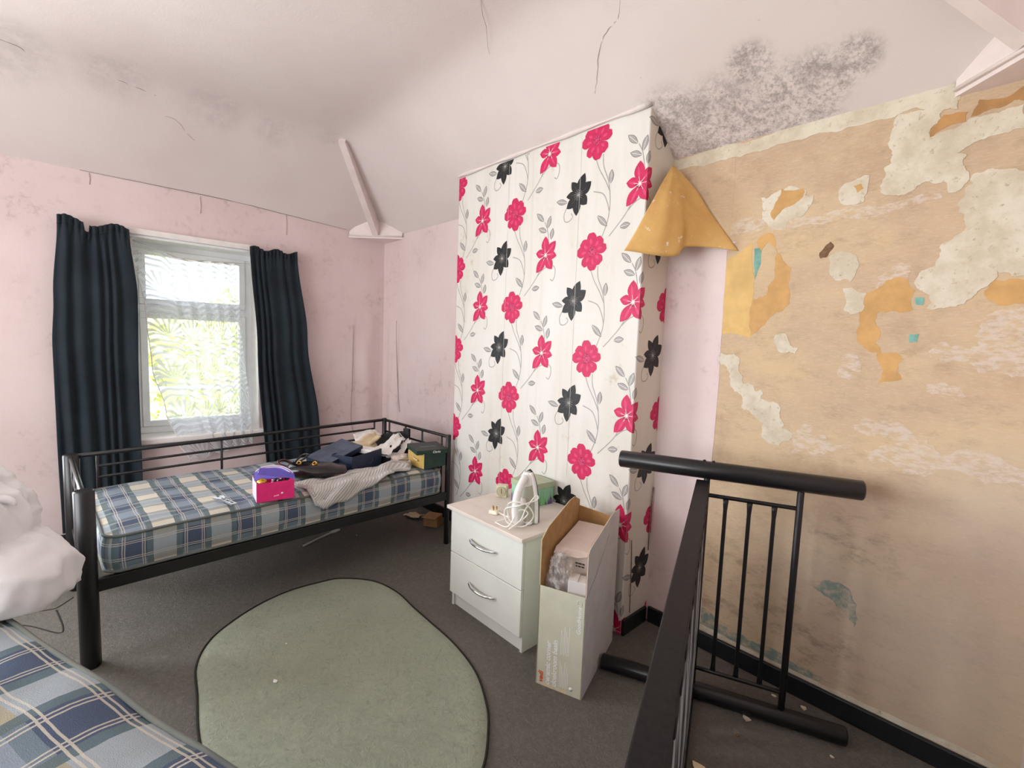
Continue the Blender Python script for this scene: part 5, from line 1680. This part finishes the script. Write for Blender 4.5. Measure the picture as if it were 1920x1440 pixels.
def front_txt(s, size, u, w, mat, bold=0.0, shear=0.0):
    """lettering that reads upwards: text x -> z, text y -> -x"""
    return text_mesh('lettering', s, size, mat, cb, lambda x, y: Vector((-hwc + u - y, -0.0008, w + x)), bold=bold, shear=shear)
front_txt('vedi', 0.031, 0.035, 0.012, M['print_red_text'], 0.001, 0.18)
front_txt('ceramic corner', 0.032, 0.066, 0.012, M['print_white_text'], 0.001, 0.18)
front_txt('cloakroom basin', 0.032, 0.097, 0.012, M['print_white_text'], 0.001, 0.18)
front_txt('GoodHome', 0.025, 0.196, 0.285, M['print_white_text'], 0.0006)
tube('house_icon', [(-hwc + 0.176, -0.001, 0.412), (-hwc + 0.176, -0.001, 0.428), (-hwc + 0.186, -0.001, 0.438), (-hwc + 0.196, -0.001, 0.428), (-hwc + 0.196, -0.001, 0.412)], 0.001, M['print_white_text'], cb, n=5, closed=True)
for i in range(6):
    for j, (z0, z1) in enumerate(((0.02, 0.14), (0.17, 0.30))):
        u = 0.112 + i * 0.007
        zz = z1 - 0.02 * ((i * 7 + j) % 3)
        box('small_print', (-hwc + u, -0.0006, z0 + 0.004 * (i % 2)), (-hwc + u + 0.0022, 0.0, zz), M['print_white_text'], cb)
lathe('care_icon', [(0.009, 0), (0.009, 0.0005)], M['print_white_text'], cb, n=14, mtx=Matrix.Translation((-hwc + 0.165, 0.0, 0.03)) @ rot90)
for k_ in range(2):
    box('tape_scrap', (-hwc + 0.03 + 0.07 * k_, -0.001, 0.0), (-hwc + 0.085 + 0.06 * k_, 0.0, 0.012), M['kraft'], cb)
# contents (things of their own)
A = math.atan2(0.33, 0.943)
def cbp(x, y, z):
    return (-1.238 + x * math.cos(A) - y * math.sin(A), 1.5015 + x * math.sin(A) + y * math.cos(A), z)
ic = thing('inner_carton', 'off-white carton wedged inside the tall basin carton', 'carton', cbp(0.005, 0.303, 0.30), A)
ic.rotation_euler = (math.radians(4), 0, A)
box('carton_body', (-0.092, -0.15, 0.0), (0.088, 0.15, 0.295), M['card_pinkish'], ic, bev=0.002, seg=1)
bm = bmesh.new()
prism(bm, [(-0.092, -0.15), (0.07, -0.15), (0.06, -0.175), (0.02, -0.19), (-0.088, -0.192)], 0.294, 0.297, lambda x, y, h: Vector((x, y, h + (y + 0.15) * 0.35)))
bmo('carton_flap', bm, M['card_pinkish'], ic)
for i_, (z_, x0_, x1_) in enumerate(((0.232, 0.0, 0.012), (0.232, 0.014, 0.03), (0.232, 0.032, 0.044), (0.218, 0.002, 0.01), (0.218, 0.013, 0.026), (0.218, 0.029, 0.042))):
    box('printed_mark', (x0_, -0.1508, z_), (x1_, -0.15, z_ + 0.007), M['print_dark_text'], ic)
pl_ = thing('plastic_wrap', 'crumpled clear plastic wrap in the mouth of the tall carton', 'plastic wrap', cbp(-0.035, 0.064, 0.40), A)
lump('film', M['film'], (0, 0, 0.07), (0.056, 0.045, 0.12), 2.5, pl_, 0.25, 2.4, 5, 2.0, 0, 0.14)
sb = thing('white_box', 'small white box upright at the front of the tall carton', 'box', cbp(0.05, 0.062, 0.33), A + 0.15)
box('box_body', (-0.04, -0.035, 0.0), (0.04, 0.035, 0.165), M['card_white'], sb, bev=0.002)
box('box_flap', (-0.039, -0.034, 0.1655), (0.0, 0.034, 0.168), M['card_white'], sb)

# ------------------------------------------------------------------ dismantled black bed parts by the stripped wall
FA = math.atan2(0.38095, 0.92460)
be = thing('bed_end_frame', 'black tubular bed end standing on its side by the stripped wall', 'bed part', (-1.203, 1.776, 0), FA)
# local x runs along the thick tubes
post('thick_tube', (0.027, 0, 1.0), (0.925, 0, 1.0), 0.037, M['black_metal'], be, n=28, lip=0.006)
post('thick_tube', (-0.005, 0, 0.034), (0.95, 0, 0.034), 0.034, M['black_metal'], be, n=28, lip=0.006)
for s in (0.39, 0.727):
    post('upright', (s, 0, 0.06), (s, 0, 0.97), 0.0125, M['black_metal'], be, n=16, lip=0.001)
post('thin_rail', (0.39, 0, 0.895), (0.727, 0, 0.895), 0.0085, M['black_metal'], be, n=14, lip=0.001)
post('thin_rail', (0.39, 0, 0.135), (0.727, 0, 0.135), 0.0085, M['black_metal'], be, n=14, lip=0.001)
for s in (0.467, 0.555, 0.643):
    bm = bmesh.new()
    add_tube(bm, [(s, 0, 0.14), (s, 0, 0.165), (s, 0, 0.2), (s, 0, 0.52), (s, 0, 0.84), (s, 0, 0.87), (s, 0, 0.89)], 0.0078, 14)
    for v in bm.verts:                       # flattened weld ends
        e = max(0.0, 1 - min(v.co.z - 0.14, 0.89 - v.co.z) / 0.05)
        v.co.x = s + (v.co.x - s) * (1 + 0.45 * e)
        v.co.y *= (1 - 0.5 * e)
    bmo('bar', bm, M['black_metal'], be, True)
for s in (0.375, 0.41):
    lathe('bolt', [(0.006, 0), (0.006, 0.004), (0.003, 0.006)], M['black_metal'], be, n=10, mtx=Matrix.Translation((s, 0, 1.036)))

bb = thing('slatted_bed_frame', 'black slatted bed base standing on its long edge towards the camera', 'bed part', (-1.203 + 0.376 * 0.9246, 1.776 + 0.376 * 0.38095, 0), FA)
# local -y runs from the bed end towards the camera; top rail 5 cm wide
BBL = 1.62
box('long_rail', (-0.025, -BBL, 0.935), (0.025, -0.036, 0.965), M['satin_metal'], bb, bev=0.003)
box('long_rail', (-0.025, -BBL, 0.0), (0.025, -0.036, 0.03), M['satin_metal'], bb, bev=0.003)
box('end_rail', (-0.02, -0.075, 0.03), (0.02, -0.045, 0.935), M['satin_metal'], bb, bev=0.003)
box('end_rail', (-0.02, -BBL, 0.03), (0.02, -BBL + 0.03, 0.935), M['satin_metal'], bb, bev=0.003)
i = 0
y = -0.14
while y > -BBL + 0.06:
    bm = bmesh.new()
    n_, w_ = 10, 0.026
    va = []
    for q in range(n_ + 1):
        t = q / n_
        bow = 0.006 * math.sin(PI * t)
        z = 0.028 + 0.909 * t
        va.append([bm.verts.new((0.010 + bow, y - w_, z)), bm.verts.new((0.018 + bow, y, z)), bm.verts.new((0.010 + bow, y + w_, z)), bm.verts.new((0.004 + bow, y, z))])
    for a, b in zip(va, va[1:]):
        for k_ in range(4):
            bm.faces.new((a[k_], a[(k_ + 1) % 4], b[(k_ + 1) % 4], b[k_]))
    bm.faces.new(va[0]); bm.faces.new(va[-1][::-1])
    sl_ = bmo('slat', bm, M['slat'], bb)
    box('slat_holder', (0.0, y - 0.03, 0.895), (0.0265, y + 0.03, 0.936), M['satin_metal'], sl_, bev=0.004)
    y -= 0.1
    i += 1

# ------------------------------------------------------------------ small litter on the carpet and under the bed
hk = thing('plastic_hook', 'long pale plastic shoe horn on the carpet under the bed', 'shoe horn', (-3.42, 1.33, 0), math.atan2(0.315, -0.142))
bm = bmesh.new()
prism(bm, [(-0.17, -0.008), (-0.06, -0.008), (0.08, -0.008), (0.11, -0.024), (0.16, -0.024), (0.176, -0.008), (0.17, 0.012), (0.12, 0.02), (0.08, 0.008), (-0.06, 0.008), (-0.17, 0.008)], 0.002, 0.009, lambda x, y, h: Vector((x, y - 0.05 * (x + 0.05) ** 2 * 10 * 0.3, h)))
bmo('hook_body', bm, M['hook_plastic'], hk)
bx1 = thing('card_box', 'small brown card box in the dark under the far end of the bed', 'box', (-3.13, 2.12, 0), 0.5)
box('box_body', (-0.06, -0.05, 0), (0.06, 0.05, 0.085), M['cardboard'], bx1, bev=0.002)
box('box_flap', (-0.058, -0.09, 0.08), (0.058, -0.05, 0.083), M['cardboard'], bx1)
scp = thing('paper_scrap', 'crumpled paper scrap on the carpet under the far end of the bed', 'paper', (-3.36, 2.08, 0), 0.2)
sheet('scrap_sheet', M['kraft'], scp, [(-0.08, -0.05, 0.02), (0.08, -0.04, 0.025), (0.08, 0.05, 0.03), (-0.07, 0.05, 0.02)], seed=21, amp=0.02)
def flake(label, x, y, size, mat, seed, cat='debris', z=0.0015):
    rr = random.Random(seed)
    bm = bmesh.new()
    n_ = rr.randint(5, 7)
    poly = [(size * rr.uniform(0.5, 1.1) * math.cos(2 * PI * q / n_), size * rr.uniform(0.4, 0.9) * math.sin(2 * PI * q / n_)) for q in range(n_)]
    prism(bm, poly, 0, 0.003, lambda a, b, h: Vector((a, b, h + 0.15 * abs(a))))
    o = bmo('plaster_flake', bm, mat)
    o.location = (x, y, z)
    tag(o, label, cat, 'plaster crumbs on the carpet')
flake('large pale plaster flake beside the thick floor tube', -0.63, 1.975, 0.022, M['plaster'], 1)
flake('pale plaster flake near the dark skirting board', -0.49, 2.22, 0.018, M['plaster'], 2)
flake('small plaster flake behind the bed end bars', -0.60, 2.20, 0.012, M['plaster'], 3)
flake('small dark crumb in front of the thick floor tube', -0.621, 1.86, 0.012, M['dark_hole'], 4)
flake('tan plaster lump at the foot of the bed base', -0.655, 1.60, 0.03, M['kraft'], 5)
flake('tiny white crumb near the right end of the floor tube', -0.345, 2.03, 0.008, M['plaster'], 6)
flake('white paper bit on the middle of the sage rug', -2.05, 0.60, 0.013, M['tissue'], 7, z=0.016)
flake('tiny white bit near the window side of the sage rug', -2.28, 0.72, 0.007, M['tissue'], 8, z=0.016)
flake('tiny pale crumb on the carpet near the shoe horn', -3.3, 1.55, 0.007, M['tissue'], 9)
# rucked carpet creases by the foreground duvet
fl = bpy.data.objects['floor']
for pts in ([(-3.41, -0.19), (-3.384, -0.112), (-3.392, -0.081), (-3.467, -0.022)], [(-3.36, -0.09), (-3.148, -0.064), (-3.092, -0.079), (-3.241, -0.176), (-3.308, -0.235)]):
    tube('carpet_ruck', smooth_path([(x, y, -0.003) for x, y in pts], 6), 0.0055, M['rug_edge'], fl, n=6)

# ------------------------------------------------------------------ outside the window
gr_ = struct(box('ground_outside', (-40, -25, -3.2), (-5.0, 30, -3.0), M['grass']), 'garden lawn outside')
def tree(label, loc, h, r, seed):
    root = thing('garden_tree', label, 'tree', loc)
    rr = random.Random(seed)
    post('trunk', (0, 0, 0), (0, 0, h * 0.6), 0.14, M['bark'], root, n=10)
    v, f = [], []
    for _ in range(2600):
        d = Vector((rr.gauss(0, 1), rr.gauss(0, 1), rr.gauss(0, 1))).normalized() * (rr.uniform(0.55, 1.0) ** 0.6)
        p = Vector((d.x * r, d.y * r, h * 0.62 + d.z * h * 0.42))
        p += Vector((1, 1, 1)) * 0.3 * noise.noise(p * 0.9)
        a = Vector((rr.gauss(0, 1), rr.gauss(0, 1), rr.gauss(0, 1))).normalized()
        b = a.cross(Vector((rr.gauss(0, 1), rr.gauss(0, 1), rr.gauss(0, 1)))).normalized()
        s = rr.uniform(0.09, 0.2)
        k0 = len(v)
        v += [p - a * s, p + b * s * 0.45, p + a * s, p - b * s * 0.45]
        f.append((k0, k0 + 1, k0 + 2, k0 + 3))
    o = pyd('foliage', v, f, M['leaf'], root)
    o['kind'] = 'stuff'
tree('sunlit yellow-green tree seen through the lower left of the window', (-10.5, 0.7, -3.0), 4.6, 1.6, 1)
tree('taller pale green tree behind the net curtain', (-13.0, 3.6, -3.0), 5.6, 2.0, 2)
fe = thing('balcony_railing', 'white metal railing outside the window', 'railing', (-5.4, 0.8, 0.0))
post('handrail', (0, -1.2, 0.95), (0, 1.6, 0.95), 0.02, M['upvc'], fe)
for i in range(8):
    post('baluster', (0, -1.15 + i * 0.38, 0.0), (0, -1.15 + i * 0.38, 0.95), 0.01, M['upvc'], fe, n=8)
post('bottom_rail', (0, -1.2, 0.02), (0, 1.6, 0.02), 0.02, M['upvc'], fe)
box('balcony_slab', (-0.3, -1.4, -0.15), (0.75, 1.8, 0.0), M['plaster'], fe)
